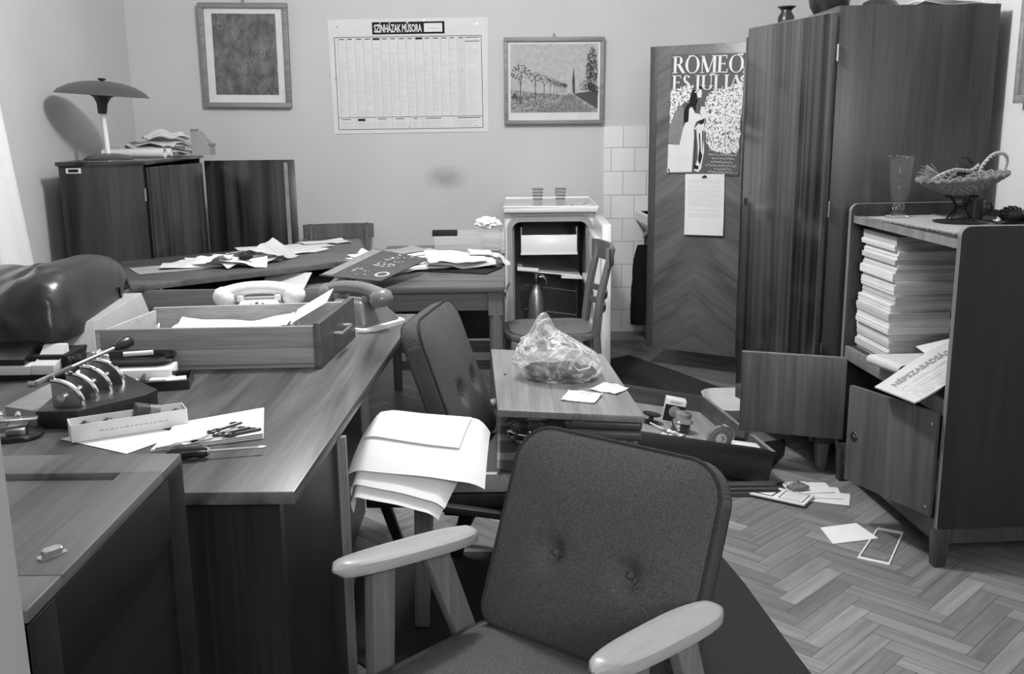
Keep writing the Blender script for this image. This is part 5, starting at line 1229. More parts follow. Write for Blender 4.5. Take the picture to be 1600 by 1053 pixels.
sd = thing('screwdriver', 'screwdriver with black handle at the near edge of the desk', 'screwdriver', (-.597, 1.846, ZD+.0135), math.atan2(.040, .185))
M = Matrix.Translation((-.075, 0, 0)) @ Matrix.Rotation(PI/2, 4, 'Y')
g = G(); g.lathe([(0, 0), (.007, .001), (.0115, .008), (.0130, .03), (.0110, .052), (.0128, .066), (.010, .077), (0, .077)], 12, M=M); g.build('handle', 'black_plastic', sd)
g = G(); g.lathe([(.0075, .074), (.0075, .082), (.003, .083), (.0026, .17), (.0035, .178), (.0006, .188), (0, .188)], 14, M=M); g.build('blade', 'chrome', sd)
g = G(); g.cyl((-.012, .0, -.0), (-.001, 0, 0), .0088, n=20); 
g.build('ferrule', 'steel', sd)

# ---------------------------------------------------------------- papers on the crooked tabletop
ZT = .7625
PGd = 'papers on the crooked tabletop'
rows = (
 (-1.50, 4.42, .002, .36, .22, .55, 'grey_board', .004, 'grey folder under the papers on the crooked tabletop'),
 (-1.30, 4.62, .010, .40, .24, .45, 'paper', .012, 'white sheet lying on the grey folder of the crooked tabletop'),
 (-1.42, 4.48, .016, .32, .21, .25, 'paper', .012, 'white sheet pointing to the typewriter on the crooked tabletop'),
 (-1.24, 4.52, .022, .28, .20, .9, 'paper_grey', .02, 'grey sheet in the middle of the crooked tabletop heap'),
 (-1.20, 4.45, .012, .20, .14, .2, 'paper_dull', .012, 'small dull sheet at the near edge of the crooked tabletop'),
 (-1.33, 4.42, .020, .15, .10, -.2, 'paper_white', .015, 'small torn white sheet at the near edge of the crooked tabletop'),
 (-1.16, 5.10, .004, .46, .20, .62, 'paper', .008, 'long white sheet at the far end of the crooked tabletop'),
 (-1.00, 5.30, .012, .26, .16, .5, 'paper_white', .008, 'bright folded sheet at the far end of the crooked tabletop'),
 (-1.06, 4.93, .006, .26, .16, .75, 'paper_dull', .02, 'crumpled sheet right of the heap on the crooked tabletop'))
PLd = Pile(ZT-.0008)
for x, y_, z, w, h, r, mt_, lf, lab in rows: paper('paper_sheet', lab, 'paper', (x, y_, ZT+z), w, h, r, mt_, lf, PGd, .0016, pile=PLd)
g = G()
def tent(u, v):
    x = -1.30 + .23*u; r_ = abs(2*u-.95); return V((x + .05*v, 4.50 + .24*v + .05*u, .085*max(0, 1-r_*1.15)*(.35+.65*v) + .006*abs(noise.noise((u*5, v*5, 4)))))
g, _ = laid(PLd, tent, .0012); tag(g.build('paper_sheet', 'paper_grey'), 'sheet folded up into a peak on the crooked tabletop', 'paper')
g = G(); g.ball((-1.19, 4.44, PLd.at(-1.19, 4.44)+.008), (.03, .018, .010), 3, lambda d: 1 + .5*noise.noise(d*4)); tag(g.build('rubber_band', 'black_matt'), 'small dark scrap on the grey sheet of the crooked tabletop', 'scrap')
g = G(); g.sheet(lambda u, v: V((-1.10 + .20*u - .02*v, 4.46 - .13*v**1.5*1.0, .7345 - .005 - .063*v**1.2 + .0)), 8, 12, .001); tag(g.build('paper_sheet', 'paper_grey'), 'grey sheet hanging down inside the table frame', 'paper')

# ---------------------------------------------------------------- records and papers on the back table
ZB = .7605
PGt = 'papers on the back table'
rows = (
 (-.40, 4.40, .004, .50, .30, .5, 'paper', .006, 'lowest white folder on the back table'),
 (-.44, 4.46, .016, .46, .28, .62, 'paper_grey', .006, 'grey folder in the heap on the back table'),
 (-.46, 4.50, .030, .52, .26, .70, 'paper', .006, 'long white folder slanting across the back table'),
 (-.52, 4.52, .044, .42, .24, .55, 'paper_white', .008, 'white folder near the top of the back table heap'),
 (-.53, 4.55, .056, .30, .22, .6, 'grey_board', .006, 'grey printed leaflet on top of the back table heap'),
 (-.22, 4.36, .020, .30, .20, .05, 'paper', .014, 'white sheet right of the records on the back table'),
 (-.24, 4.32, .030, .26, .17, .2, 'paper_dull', .014, 'dull sheet right of the records on the back table'),
 (-.10, 4.42, .006, .18, .10, .15, 'paper', .002, 'little white sheet at the right end of the back table'),
 (-.21, 4.28, .008, .30, .20, -.35, 'black_matt', .004, 'dark sleeve poking out under the sheets on the back table'))
PLt = Pile(ZB-.0005)
rows = (rows[8],) + rows[:8]
for x, y_, z, w, h, r, mt_, lf, lab in rows: paper('paper_sheet', lab, 'paper', (x, y_, ZB+z), w, h, r, mt_, lf, PGt, .004 if mt_ != 'paper' else .011, pile=PLt)
g, _ = laid(PLt, lambda u, v: V((-.69 + .20*u + .04*v, 4.12 + .20*v, .050*(1-u)**2*(.4+.6*v))), .001); tag(g.build('paper_sheet', 'paper_white'), 'white sheet bent up at the left of the record sleeve', 'paper')
rs = thing('record_sleeve', 'dark printed record sleeve jutting over the near edge of the back table', 'record', (-.555, 4.02, .797), (math.radians(4), math.radians(4), .0))
A4 = [(-.19,-.20,-.010), (.055,-.24,-.010), (.205,.14,.006), (-.035,.24,.016)]
def rsf(off):
    def fn(u, v): return V(A4[0])*(1-u)*(1-v) + V(A4[1])*u*(1-v) + V(A4[2])*u*v + V(A4[3])*(1-u)*v + V((0,0,off))
    return fn
zr = max(PLt.at(-.555+x_, 4.02+y_) for x_, y_ in ((-.05,.1), (.0,.18), (.05,.1), (.1,.1), (.15,.12), (0,0), (-.03,.2), (.1,.15)))
rs.location.z = zr + .004; MW[rs] = Matrix.Translation((0,0,zr+.004-.797)) @ MW[rs]
g = G(); g.sheet(rsf(0), 6, 6, .004); g.build('sleeve', plain('sleeve_dark', .05, .35, var=.3, vs=25), rs)
g = G(); f_ = rsf(.0026); g.sheet(lambda u, v: f_(.02+.16*u, .03+.94*v), 2, 8, .0006); g.build('stripe', 'ink_grey', rs)
g = G()
for k in range(60):
    u, v = rnd(.45, .75), rnd(.45, .95); q = rnd(.01, .035); g.poly([f_(u, v)+V((0,0,.0006)), f_(u+q, v)+V((0,0,.0006)), f_(u+q, v+q*.6)+V((0,0,.0006)), f_(u, v+q*.5)+V((0,0,.0006))])
g.build('printed_lettering', 'paper_grey', rs, smooth=0)
g = G()
for k in range(24):
    a0, a1 = 2*PI*k/24, 2*PI*(k+1)/24; P_ = lambda a, r: f_(.84+.10*r*math.cos(a), .22+.09*r*math.sin(a))+V((0,0,.0006)); g.poly([P_(a0, 1), P_(a1, 1), P_(a1, .72), P_(a0, .72)])
g.build('printed_ring', 'paper_grey', rs, smooth=0)
g = G()
for k in range(14):
    u, v = rnd(.3, .6), rnd(.1, .35); q = rnd(.01, .04); g.poly([f_(u, v)+V((0,0,.0006)), f_(u+q, v)+V((0,0,.0006)), f_(u+q, v+q*.4)+V((0,0,.0006)), f_(u, v+q*.4)+V((0,0,.0006))])
g.build('printed_design', 'paper_grey', rs, smooth=0)
bx = thing('drawer_box', 'light wooden shallow drawer on the back table beside the refrigerator', 'drawer', (-.17, 4.86, ZB))
g = G(); g.bb(-.20, .12, -.06, -.046, 0, .085, .001); g.bb(-.20, .12, .21, .224, 0, .085, .001); g.bb(-.20, -.188, -.046, .21, 0, .085, .001); g.bb(-.188, .12, -.046, .21, .004, .01); g.build('box', 'drawer_light', bx)
g = G(); g.bb(.12, .142, -.075, .24, -.0, .098, .003); g.bb(.03, .12, -.066, -.06, .012, .098, .001); g.build('front_panel', 'drawer_light', bx)
g = G(); g.bb(-.21, -.09, -.05, .0, .086, .112, .001); tag(g.build('book', 'black_matt', None), 'thin black book resting on the small light drawer', 'book')
bpy.data.objects['book'].location = V((-.17-.15, 4.835, ZB+.0855))
g = G(); g.ball((-.11, 4.90, ZB+.138), (.055, .05, .026), 4, lambda d: 1 + .55*noise.noise(d*2.5) + .3*noise.noise(d*6+V((3,1,2)))); tag(g.build('tissue', 'tissue'), 'crumpled white tissue in the small light drawer', 'tissue')

# ---------------------------------------------------------------- refrigerator contents and top
def tumbler(label, x):
    t = thing('glass_tumbler', label, 'glass', (x, 5.66, .9185), 0, 'striped glasses on the refrigerator')
    g = G(); g.lathe([(0, 0), (.024, 0), (.026, .003), (.031, .098), (.0295, .098), (.0245, .006), (0, .006)], 28); g.build('cup', 'glass_thin', t)
    g = G()
    for k in range(4):
        z = .03 + k*.018; r = .0262 + .005*z/.098 + .0006; g.lathe([(r, z), (r+.0004, z+.006), (r+.0002, z+.0065), (r-.0002, z)], 28)
    g.build('stripes', 'ink_grey', t)
    g = G(); g.lathe([(0, .012), (.0245, .012), (.0265, .06), (0, .06)], 24); g.build('paper_liner', 'paper_white', t) if False else g.bm.free()
tumbler('striped drinking glass on the left of the refrigerator top', .155); tumbler('striped drinking glass on the right of the refrigerator top', .283)
g = G(); g.box((.40, 5.64, .9195), (.10, .06, .008), Rz(.15), bev=.002); g.box((.39, 5.63, .929), (.06, .04, .006), Rz(-.4), bev=.002); tag(g.build('folded_cloth', 'paper_grey'), 'small folded cloth at the right of the refrigerator top', 'cloth')
si = thing('soda_siphon', 'metal soda siphon standing inside the refrigerator', 'siphon', (.142, 5.595, .1415))
g = G(); g.lathe([(0, 0), (.047, 0), (.050, .01), (.052, .08), (.050, .18), (.044, .25), (.030, .30), (.020, .315), (.020, .335), (0, .335)], 32); g.build('bottle', plain('siphon_metal', .30, .35, metal=.8, var=.25, vs=160), si)
g = G(); g.cyl((0,0,.335), (0,0,.375), .019, .017, 20); g.cyl((0,0,.37), (0,0,.395), .022, .016, 20); hd = g.build('head', 'dark_metal', si)
g = G(); g.tube([(.01, 0, .375), (.04, -.005, .378), (.055, -.005, .36), (.058, -.005, .335)], [.008, .007, .006, .005], 10); g.build('spout', 'steel', hd)
g = G(); g.tube([(0, 0, .384), (.03, -.01, .388), (.06, -.015, .378), (.072, -.015, .355)], .005, 8); g.build('lever', 'black_plastic', hd)

# ---------------------------------------------------------------- on the scuffed board
bg = thing('plastic_bag', 'crumpled clear plastic bag with dark contents on the scuffed board', 'bag', (.135, 2.81, .6605))
def peak(x, y_): return math.exp(-(abs((x+.045)/.030)**3 + abs(y_/.05)**3))
def bagsurf(d):
    return 1 + .16*noise.noise(d*1.8+V((4,2,1))) + .10*abs(noise.noise(d*4.5)) + .05*abs(noise.noise(d*11))
g = G(); R_ = bmesh.ops.create_icosphere(g.bm, subdivisions=5, radius=1)
for v in R_['verts']:
    d = v.co.copy(); k = bagsurf(d); x, y_, z = d.x*.128*k, d.y*.105*k, d.z*k
    z = (.5*(z+.72))*.155; 
    z *= 1 - .42*max(0, (x-.0)/.13) if x > 0 else 1
    pk = peak(x, y_); z += .062*pk*max(0, d.z)
    v.co = V((x, y_ - .02*(x/.13), max(.0015, z)))
g.build('film', 'bag_film', bg, smooth=.35)
g = G()
for k in range(16):
    t0, ph = rnd(0, PI*2), rnd(.2, 1.1); pts = []
    for i in range(7):
        a_ = t0 + (i/6)*rnd(.5, 1.0); e_ = ph + .25*math.sin(i+k); d = V((math.cos(a_)*math.cos(e_), math.sin(a_)*math.cos(e_), math.sin(e_))); kk = bagsurf(d)*1.004
        x, y_, z = d.x*.128*kk, d.y*.105*kk, d.z*kk; z = (.5*(z+.72))*.155; z *= 1 - .42*max(0, (x-.0)/.13) if x > 0 else 1
        z += .062*peak(x, y_)*max(0, d.z); pts.append((x, y_-.02*(x/.13), max(.003, z)))
    g.tube(pts, [.0004, .0014, .0019, .0021, .0019, .0014, .0004], 6)
g.build('folds', 'bag_light', bg)
g = G()
for x, y_, rx, ry, rz in ((-.05, .0, .05, .055, .022), (.02, -.01, .05, .06, .024), (.075, -.01, .035, .045, .018)): g.ball((x, y_, rz), (rx, ry, rz), 3, lambda d: 1+.15*noise.noise(d*3))
g.build('contents', plain('bag_fill', .03, .6, var=.7, vs=70), bg)
def sachet(label, c, rz, w, h):
    g = G()
    def fn(u, v):
        e = (1-(2*u-1)**4)*(1-(2*v-1)**4); x, y_ = (u-.5)*w, (v-.5)*h
        return V((x, y_, .003 + .011*e + .004*noise.noise((u*5, v*5, rz*9)) + .006*(abs(2*u-1)**6)*(.5+.5*math.sin(rz*5+v*3))))
    s = thing('sachet', label, 'packet', c, rz, 'sachets on the scuffed board')
    g.surf(fn, 16, 14)
    g.surf(lambda u, v: V(((u-.5)*w, (v-.5)*h, .0005 + .0024*(abs(2*u-1)**6) + (.006*(abs(2*u-1)**6)*(.5+.5*math.sin(rz*5+v*3)))*.9)), 16, 14)
    g.build('packet', 'paper_dull', s)
    g = G()
    for k in range(5):
        for j in range(3):
            u, v = .45+.07*k+rnd(-.01,.01), .40+.12*j; p = fn(u, v)+V((0,0,.0006)); q = fn(u+.05, v+.05)+V((0,0,.0006)); g.poly([p, (q.x, p.y, (p.z+q.z)/2+.0003), q, (p.x, q.y, (p.z+q.z)/2+.0003)])
    g.build('printing', 'ink_soft', s)
sachet('nearer white paper sachet on the scuffed board', (.186, 2.585, .6605), -.35, .095, .085); sachet('white paper sachet touching the plastic bag corner', (.268, 2.665, .6605), -.62, .085, .07)
ash = thing('ashtray', 'thick clear glass ashtray on the checked blanket', 'ashtray', (.055, 2.74, .489))
g = G(); g.lathe([(0, 0), (.050, 0), (.062, .012), (.078, .035), (.076, .040), (.062, .038), (.050, .016), (.02, .011), (0, .011)], 36)
g.build('bowl', 'grey_glass', ash)
for k in range(3):
    g = G(); t_ = k*2.1+.4; g.box((.068*math.cos(t_), .068*math.sin(t_), .043), (.022, .012, .010), Rz(t_), bev=.003); g.build('rest', 'grey_glass', ash)
g = G(); g.cyl((.03, .01, .0175), (-.02, -.015, .0155), .004, n=8); tag(g.build('cigarette_end', 'paper'), 'cigarette end lying in the glass ashtray', 'cigarette'); bpy.data.objects['cigarette_end'].location += V((.055, 2.74, .489))

# ---------------------------------------------------------------- oddments in the thrown drawer
def in_drawer(x, y_, z=.0565): return drp(x, y_, z)
def dthing(name, label, cat, x, y_, rz=0, z=.0565):
    t = thing(name, label, cat, in_drawer(x, y_, z), DROT); q = (Matrix.Translation(in_drawer(x, y_, z)) @ Euler(DROT).to_matrix().to_4x4() @ Matrix.Rotation(rz, 4, 'Z')); t.rotation_euler = q.to_euler(); MW[t] = q; return t
ib = dthing('ink_box', 'small printed carton with a dark ball design standing in the thrown drawer', 'box', -.225, .50, -.15)
g = G(); g.bb(-.042, .042, -.03, .03, 0, .10, .001); g.build('carton', 'paper_dull', ib)
g = G(); g.bb(-.0425, .0425, -.0306, -.0302, .004, .076); g.bb(.0422, .0426, -.028, .028, .004, .076); pn = g.build('dark_panel', 'ink', ib)
g = G(); g.lathe([(0, .0012), (.020, .001), (.024, 0)], 24, M=Matrix.Translation((0, -.0306, .048)) @ Matrix.Rotation(PI/2, 4, 'X')); g.build('ball_print', 'ink_grey', pn)
g = G(); g.bb(-.026, .026, -.0306, -.0302, .083, .092); g.build('print_line', 'ink_soft', ib)
jr = dthing('glass_jar', 'stoppered glass jar in the middle of the thrown drawer', 'jar', -.245, .34)
g = G(); g.lathe([(0, 0), (.036, 0), (.040, .006), (.041, .045), (.030, .058), (.027, .064), (0, .064)], 28); g.build('body', 'grey_glass', jr)
g = G(); g.lathe([(0, .063), (.034, .063), (.035, .068), (.034, .082), (.030, .085), (0, .085)], 28); g.build('lid', 'tin', jr)
dd_ = dthing('dish', 'small dark saucer raised on a foot in the thrown drawer', 'dish', -.345, .42)
g = G(); g.lathe([(0, 0), (.040, 0), (.042, .003), (.012, .006), (.010, .028), (.036, .034), (.040, .038), (.034, .036), (0, .033)], 32); g.build('body', 'black_plastic', dd_)
tp = dthing('tape_reel', 'roll of dark tape lying in the thrown drawer', 'tape', -.165, .135, .25)
for k, r in enumerate((.022, .032, .042, .050)):
    g = G(); g.lathe([(r-.006, 0), (r+.002, 0), (r+.002, .026-.002*k), (r-.006, .026-.002*k), (r-.006, 0)], 36, M=Matrix.Translation((0, .013, .053)) @ Matrix.Rotation(PI/2, 4, 'X')); g.build('layer', ('paper_grey', 'grey_plastic', 'ink_grey', 'grey_plastic')[k], tp)
g = G(); g.sheet(lambda u, v: V(((.053+.02*u)*math.cos(-.2+1.7*u), -.012+.025*v, .053+(.053+.004*u)*math.sin(-.2+1.7*u))), 16, 3, .001); g.build('loose_end', 'paper_grey', tp)
for x, y_, w, h, r, mt_, lab, hh in ((-.085, .075, .10, .05, .05, 'paper_white', 'white printed carton at the near corner of the thrown drawer', .066), (-.055, .22, .05, .03, .3, 'black_plastic', 'small black box by the right side of the thrown drawer', .045), (-.06, .15, .05, .03, -.2, 'black_matt', 'flat black case behind the white carton in the thrown drawer', .05)):
    t = dthing('small_box', lab, 'box', x, y_, r); g = G(); g.bb(-w/2, w/2, -h/2, h/2, 0, hh, .001); g.build('body', mt_, t)
    if mt_ == 'paper_white':
        g = G()
        for k in range(9): g.poly([(-.042+k*.009, .008, hh+.0004), (-.036+k*.009, .008, hh+.0004), (-.036+k*.009, .013, hh+.0004), (-.042+k*.009, .013, hh+.0004)])
        g.build('printing', 'ink_soft', t)
for k in range(9):
    x, y_, r = -.37+rnd(0,.13), .14+rnd(0,.16), rnd(0, 3.1); t = dthing('clip', ('bent wire clip', 'paper scrap', 'metal tag')[k % 3] + (' among the litter at the near left of the thrown drawer'), 'litter', x, y_, r, .057+.002*k); t['group'] = 'litter in the thrown drawer (%s)' % ('clips', 'scraps', 'tags')[k % 3]
    t.name = ('wire_clip', 'paper_scrap', 'metal_tag')[k % 3]
    g = G()
    if k % 3 == 0: g.tube([(-.02, 0, .003), (.02, .002, .003), (.022, .008, .003), (-.014, .009, .003), (-.016, .003, .004), (.012, .004, .004)], .0014, 6)
    elif k % 3 == 1: g.sheet(lambda u, v: V(((u-.5)*.045, (v-.5)*.025, .004+.008*noise.noise((u*3+k, v*3, k)))), 6, 6, .0008)
    else: g.prism(rrect(.035, .016, .005), .0, .0025)
    g.build('body', ('chrome', 'paper', 'steel')[k % 3], t)
g = G(); g.cyl((0, 0, 0), (-.075, .06, .012), .003, n=8); t = dthing('pencil', 'pale thin stick among the litter of the thrown drawer', 'pencil', -.30, .30, .0, .060); g.build('shaft', 'paper', t)

# things on the parquet near the drawer
sh = thing('enamel_dish', 'pale rounded enamel dish on the parquet behind the thrown drawer', 'dish', (1.06, 4.62, .0065))
g = G(); pts = rrect(.26, .40, .09, 8)
r0 = [[g.bm.verts.new(V((x*s_, y_*s_, z))) for x, y_ in pts] for s_, z in ((.82, 0), (.97, .05), (1.0, .06), (.95, .06), (.80, .012))]
for A, B in zip(r0, r0[1:]):
    for i in range(len(pts)): g.bm.faces.new((A[i], A[(i+1) % len(pts)], B[(i+1) % len(pts)], B[i]))
g.bm.faces.new(r0[0][::-1]); g.bm.faces.new(r0[-1]); g.build('bowl', 'paper_dull', sh)
g = G(); g.prism([(1.0, 3.735), (1.135, 3.98), (1.19, 4.16), (1.02, 4.10)], .002, .014, bev=.002); tag(g.build('board', 'board_dark'), 'small dark board on the parquet under the open cabinet door', 'board')
CGp = 'printed cards on the parquet'; PLf = Pile(.001)
for i, (x, y_, z, r, lab) in enumerate(((1.165, 3.50, .002, .55, 'plain white card at the bottom of the fanned cards on the parquet'), (1.145, 3.545, .005, .75, 'second plain white card of the fan on the parquet'), (1.12, 3.585, .008, .95, 'top plain white card of the fan on the parquet'))):
    paper('card', lab, 'card', (x, y_, z), .17, .12, r-.9, 'paper', .001, CGp, .002, pile=PLf)
pc = thing('printed_card', 'white card with two dark printed frames at the near side of the fanned cards', 'card', (1.0, 3.50, .0105), -.62)
g = G(); g.bb(-.105, .105, -.055, .055, 0, .008, .001); g.build('card', 'paper_white', pc)
def ringf(P, w, off):
    g = G(); n_ = len(P); cx, cy = sum(p[0] for p in P)/n_, sum(p[1] for p in P)/n_
    for i in range(n_):
        a_, b2 = P[i], P[(i+1) % n_]; s_ = 1-w; ia, ib_ = (cx+(a_[0]-cx)*s_, cy+(a_[1]-cy)*s_), (cx+(b2[0]-cx)*s_, cy+(b2[1]-cy)*s_)
        g.poly([(*a_, off), (*b2, off), (*ib_, off), (*ia, off)])
    return g
ringf([(-.095,-.045), (-.02,-.045), (-.012,.03), (-.06,.046), (-.095,.03)], .16, .0085).build('printed_frame', 'ink', pc)
ringf([(.0,-.045), (.095,-.045), (.095,.045), (.0,.045)], .14, .0085).build('printed_frame', 'ink_grey', pc)
g = G()
for k in range(5): g.poly([(.015, -.03+.013*k, .0085), (.08, -.03+.013*k, .0085), (.08, -.026+.013*k, .0085), (.015, -.026+.013*k, .0085)])
g.build('printed_lines', 'ink_soft', pc)
mt_ = thing('metal_fittings', 'tangle of small dark metal fittings beside the fanned cards', 'metal part', (1.02, 3.615, .002))
g = G()
for k in range(7):
    x, y_ = rnd(-.09,.08), rnd(-.03,.03); r_ = rnd(0, PI); c_, s_ = math.cos(r_)*.03, math.sin(r_)*.03; g.tube([(x-c_, y_-s_, .006), (x, y_, .010+rnd(0,.012)), (x+c_, y_+s_, .006)], .004, 8)
    g.lathe([(.006, 0), (.012, 0), (.012, .005), (.006, .005), (.006, 0)], 16, c=(x+c_, y_+s_, .004))
g.build('links', 'dark_metal', mt_)
g = G(); g.box((1.075, 3.555, PLf.at(1.075, 3.555)+.012), (.075, .045, .014), Rz(.4), bev=.003); tag(g.build('wooden_block', 'edge_light'), 'small wooden block lying on the fanned cards', 'block')
g = G(); g.sheet(lambda u, v: V((.0,0,0)) + (V((1.059,3.218,0))*(1-u)*(1-v) + V((1.059,3.085,0))*u*(1-v) + V((1.225,3.125,0))*u*v + V((1.19,3.240,0))*(1-u)*v) + V((0,0,.003+.006*v*(1-u))), 8, 8, .003)
tag(g.build('paper_sheet', 'paper_white'), 'folded white sheet lying alone on the parquet by the glass plate', 'paper')
gp = thing('glass_plate', 'small glass plate with white taped border on the parquet', 'glass plate', (1.217, 2.99, .001))
Pq = [V((1.256,3.215,0)), V((1.329,3.172,0)), V((1.186,2.920,0)), V((1.102,2.974,0))]; cc = sum(Pq, V((0,0,0)))/4
g = G(); g.prism([(p.x, p.y) for p in Pq], .001, .004); g.build('glass', 'glass_thin', gp, True)
g = G()
for i in range(4):
    a_, b2 = Pq[i], Pq[(i+1) % 4]
    for z in (.0045,): 
        ia, ib_ = a_+(cc-a_).normalized()*.016, b2+(cc-b2).normalized()*.016
        g.hexa([a_+V((0,0,.0008)), b2+V((0,0,.0008)), ib_+V((0,0,.0008)), ia+V((0,0,.0008)), a_+V((0,0,.005)), b2+V((0,0,.005)), ib_+V((0,0,.005)), ia+V((0,0,.005))])
g.build('border', 'paper', gp, True)
g = G(); g.prism([(-.50, 3.06), (.665, 3.03), (.70, 2.80), (.735, 2.45), (.775, 2.10), (.78, .70), (-.34, .70), (-.34, 2.3), (-.48, 2.45)], .0005, .007); rg = g.build('rug', 'rug_dark'); tag(rg, 'dark pile rug under the two armchairs', 'rug')
g = G(); g.prism([(.45, 5.62), (.70, 5.80), (.92, 5.40), (1.16, 4.90), (1.10, 4.45), (.56, 4.45)], .0005, .006); tag(g.build('rug', 'dark_patch'), 'thin dark patch on the parquet before the open wardrobe', 'rug')  # thin slab that darkens this patch of parquet

# ---------------------------------------------------------------- bookcase contents
SG = 'papers in the tall bookcase stack'
ORD = ['lowest', 'second', 'third', 'fourth', 'fifth', 'sixth', 'seventh', 'eighth', 'ninth', 'tenth', 'eleventh', 'twelfth', 'thirteenth', 'fourteenth', 'fifteenth', 'sixteenth', 'seventeenth', 'eighteenth', 'nineteenth', 'twentieth']
z = .538; n_ = 20
hs = [rnd(.012, .034) for _ in range(n_)]; k = (.985-.538)/sum(hs); hs = [h*k for h in hs]
plain('newsprint', .50, .9, var=.05, vs=30, sp=.1)
mats_ = ['paper_dull', 'newsprint', 'paper_dull', 'newsprint', 'paper_dull', 'paper']
for i in range(n_):
    ox, oy = rnd(-.008, .008)+(-.006 if 3 < i < 8 else 0), rnd(-.008, .008) + (.012 if i < 5 else 0)
    g = G(); nl = max(2, int(hs[i]/.0035))
    for q in range(nl):
        z0, z1 = z+hs[i]*q/nl+.0001, z+hs[i]*(q+1)/nl-.0003; jx, jy = rnd(-.0012,.0012), rnd(-.0012,.0012)
        g.hexa([bkp(x+ox+jx, y_+oy+jy, zz) for zz in (z0, z1) for x, y_ in ((.042,.500),(.265,.500),(.265,.775),(.042,.775))])
    o = g.build('periodical', mats_[i % 6]); tag(o, ('topmost' if i == n_-1 else ORD[i] + (' from the bottom' if i else '')) + ' bundle in the tall paper stack inside the bookcase', 'periodical', SG); z += hs[i]
np_ = thing('newspaper', 'newspaper headed NÉPSZABADSÁG jutting out of the bookcase shelf', 'newspaper', (1.165, 3.09, .541))
Ap, Wp, Lp = V((1.165,3.09,.541)), V((.055,-.185,0)), V((.36,.17,0))
def npf(dz):
    def fn(u, v): return Ap + Lp*u + Wp*v + V((0, 0, dz + .115*math.sin(min(1, u*1.02)*PI*.5)**1.15*(1-.25*v) - .004*(1-u)))
    return fn
g = G(); f1 = npf(0.004); g.sheet(f1, 24, 10, .005); g.build('pages', 'newsprint', np_, True)
f2 = npf(.0075)
me = textmesh('NÉPSZABADSÁG', .05, .0022, .9, 1.05); xs = [v.co.x for v in me.vertices]; x0, x1 = min(xs), max(xs)
g = G(); add_mesh(g, me, lambda c: f2(.08 + .60*(c.x-x0)/(x1-x0), .34 - c.y/.05*.18)); g.build('masthead', 'ink_grey', np_, True, smooth=0); bpy.data.meshes.remove(me)
g = G()
for v in (.46, .50, .60, .66, .70, .76, .82, .88, .93):
    u = .08
    while u < .97:
        q = rnd(.01, .03); hh = .018 if v in (.46,) else .011
        if random.random() < .85: g.poly([f2(u, v), f2(min(1,u+q), v), f2(min(1,u+q), v+hh), f2(u, v+hh)])
        u += q+.007
g.build('newsprint', 'ink_soft', np_, True, smooth=0)
def fold(c, L_, W_, label, hgt, mat='newsprint', grp=None):
    g = G(); L_, W_ = V(L_), V(W_); lh = L_.normalized()
    def fn(u, v):
        if u < .44: p = V(c) + L_*(1-u/.44); zz = 0
        elif u > .56: p = V(c) + L_*((u-.56)/.44); zz = hgt
        else:
            a_ = (u-.44)/.12*PI; p = V(c) - lh*math.sin(a_)*hgt*.5; zz = hgt*(1-math.cos(a_))/2
        return p + W_*v + V((0, 0, zz + .004*noise.noise((u*4, v*3, hgt*90))))
    g.sheet(fn, 50, 8, .003); return tag(g.build('newspaper', mat), label, 'newspaper', grp)
fold((1.258, 3.385, .544), (.27, -.02, .004), (.050, -.165, .0), 'thick folded newspaper bulging at the shelf edge below the stack', .034)
fold((1.285, 3.375, .553), (.25, -.01, .008), (.045, -.145, .0), 'thin folded newspaper tucked inside the bulging folded newspaper', .012, 'paper_dull')
g = G(); g.sheet(lambda u, v: V((1.40 + .24*u, 3.36 - .30*v + .06*u, .61 + .035*u - .02*v)), 8, 8, .002); tag(g.build('paper_sheet', 'paper_dull'), 'loose sheet at the back of the shelf above the headed newspaper', 'paper')
g = G(); g.bb(.16, .42, .06, .36, .16, .24, .004); tag(g.build('box_file', 'black_matt'), 'dark box behind the half open lower door', 'box'); bpy.data.objects['box_file'].location = bkp(.29, .21, .1555); bpy.data.objects['box_file'].rotation_euler[2] = math.radians(3.9)

# top of the bookcase
zt = 1.0305
dy_ = thing('doily', 'pale fringed woven runner on top of the bookcase', 'runner', bkp(.17, .40, zt+.003), math.radians(3.9+6))
g = G(); g.sheet(lambda u, v: V(((u-.5)*.26, (v-.5)*.62, .0025 + .0012*noise.noise((u*9, v*20, 1)))), 16, 30, .003); g.build('cloth', 'linen', dy_)
g = G()
for k in range(84):
    y_ = -.31 + .62*k/83
    for s_ in (-1, 1): g.tube([(s_*.128, y_, .003), (s_*(.138+rnd(0,.006)), y_+rnd(-.004,.004), .004+rnd(0,.003)), (s_*(.148+rnd(0,.006)), y_+rnd(-.006,.006), .002)], .0009, 4)
g.build('fringe', 'linen', dy_)
gv = thing('glass_vase', 'tall footed glass vase on the woven runner', 'vase', bkp(.115, .665, zt+.004))
g = G(); g.lathe([(0, 0), (.042, 0), (.044, .004), (.030, .012), (.020, .022), (.0185, .040), (.026, .058), (.033, .085), (.038, .15), (.042, .205), (.048, .216), (.046, .217), (.039, .205), (.035, .15), (.030, .087), (.020, .062), (0, .056)], 40); g.build('body', 'glass_thin', gv)
g = G(); g.lathe([(.0445, .003), (.046, .005), (.044, .007)], 40); g.build('foot_rim', 'grey_glass', gv)
g = G(); g.lathe([(.047, .215), (.0495, .2165), (.047, .218)], 40); g.build('rim', 'grey_glass', gv)
g = G(); g.lathe([(.019, .03), (.0215, .04), (.019, .05)], 30); g.build('stem_ring', 'grey_glass', gv)
Bc = bkp(.235, .455, zt+.0085)
ws = thing('wire_stand', 'dark wire stand on a round dark base carrying the basket', 'stand', Bc)
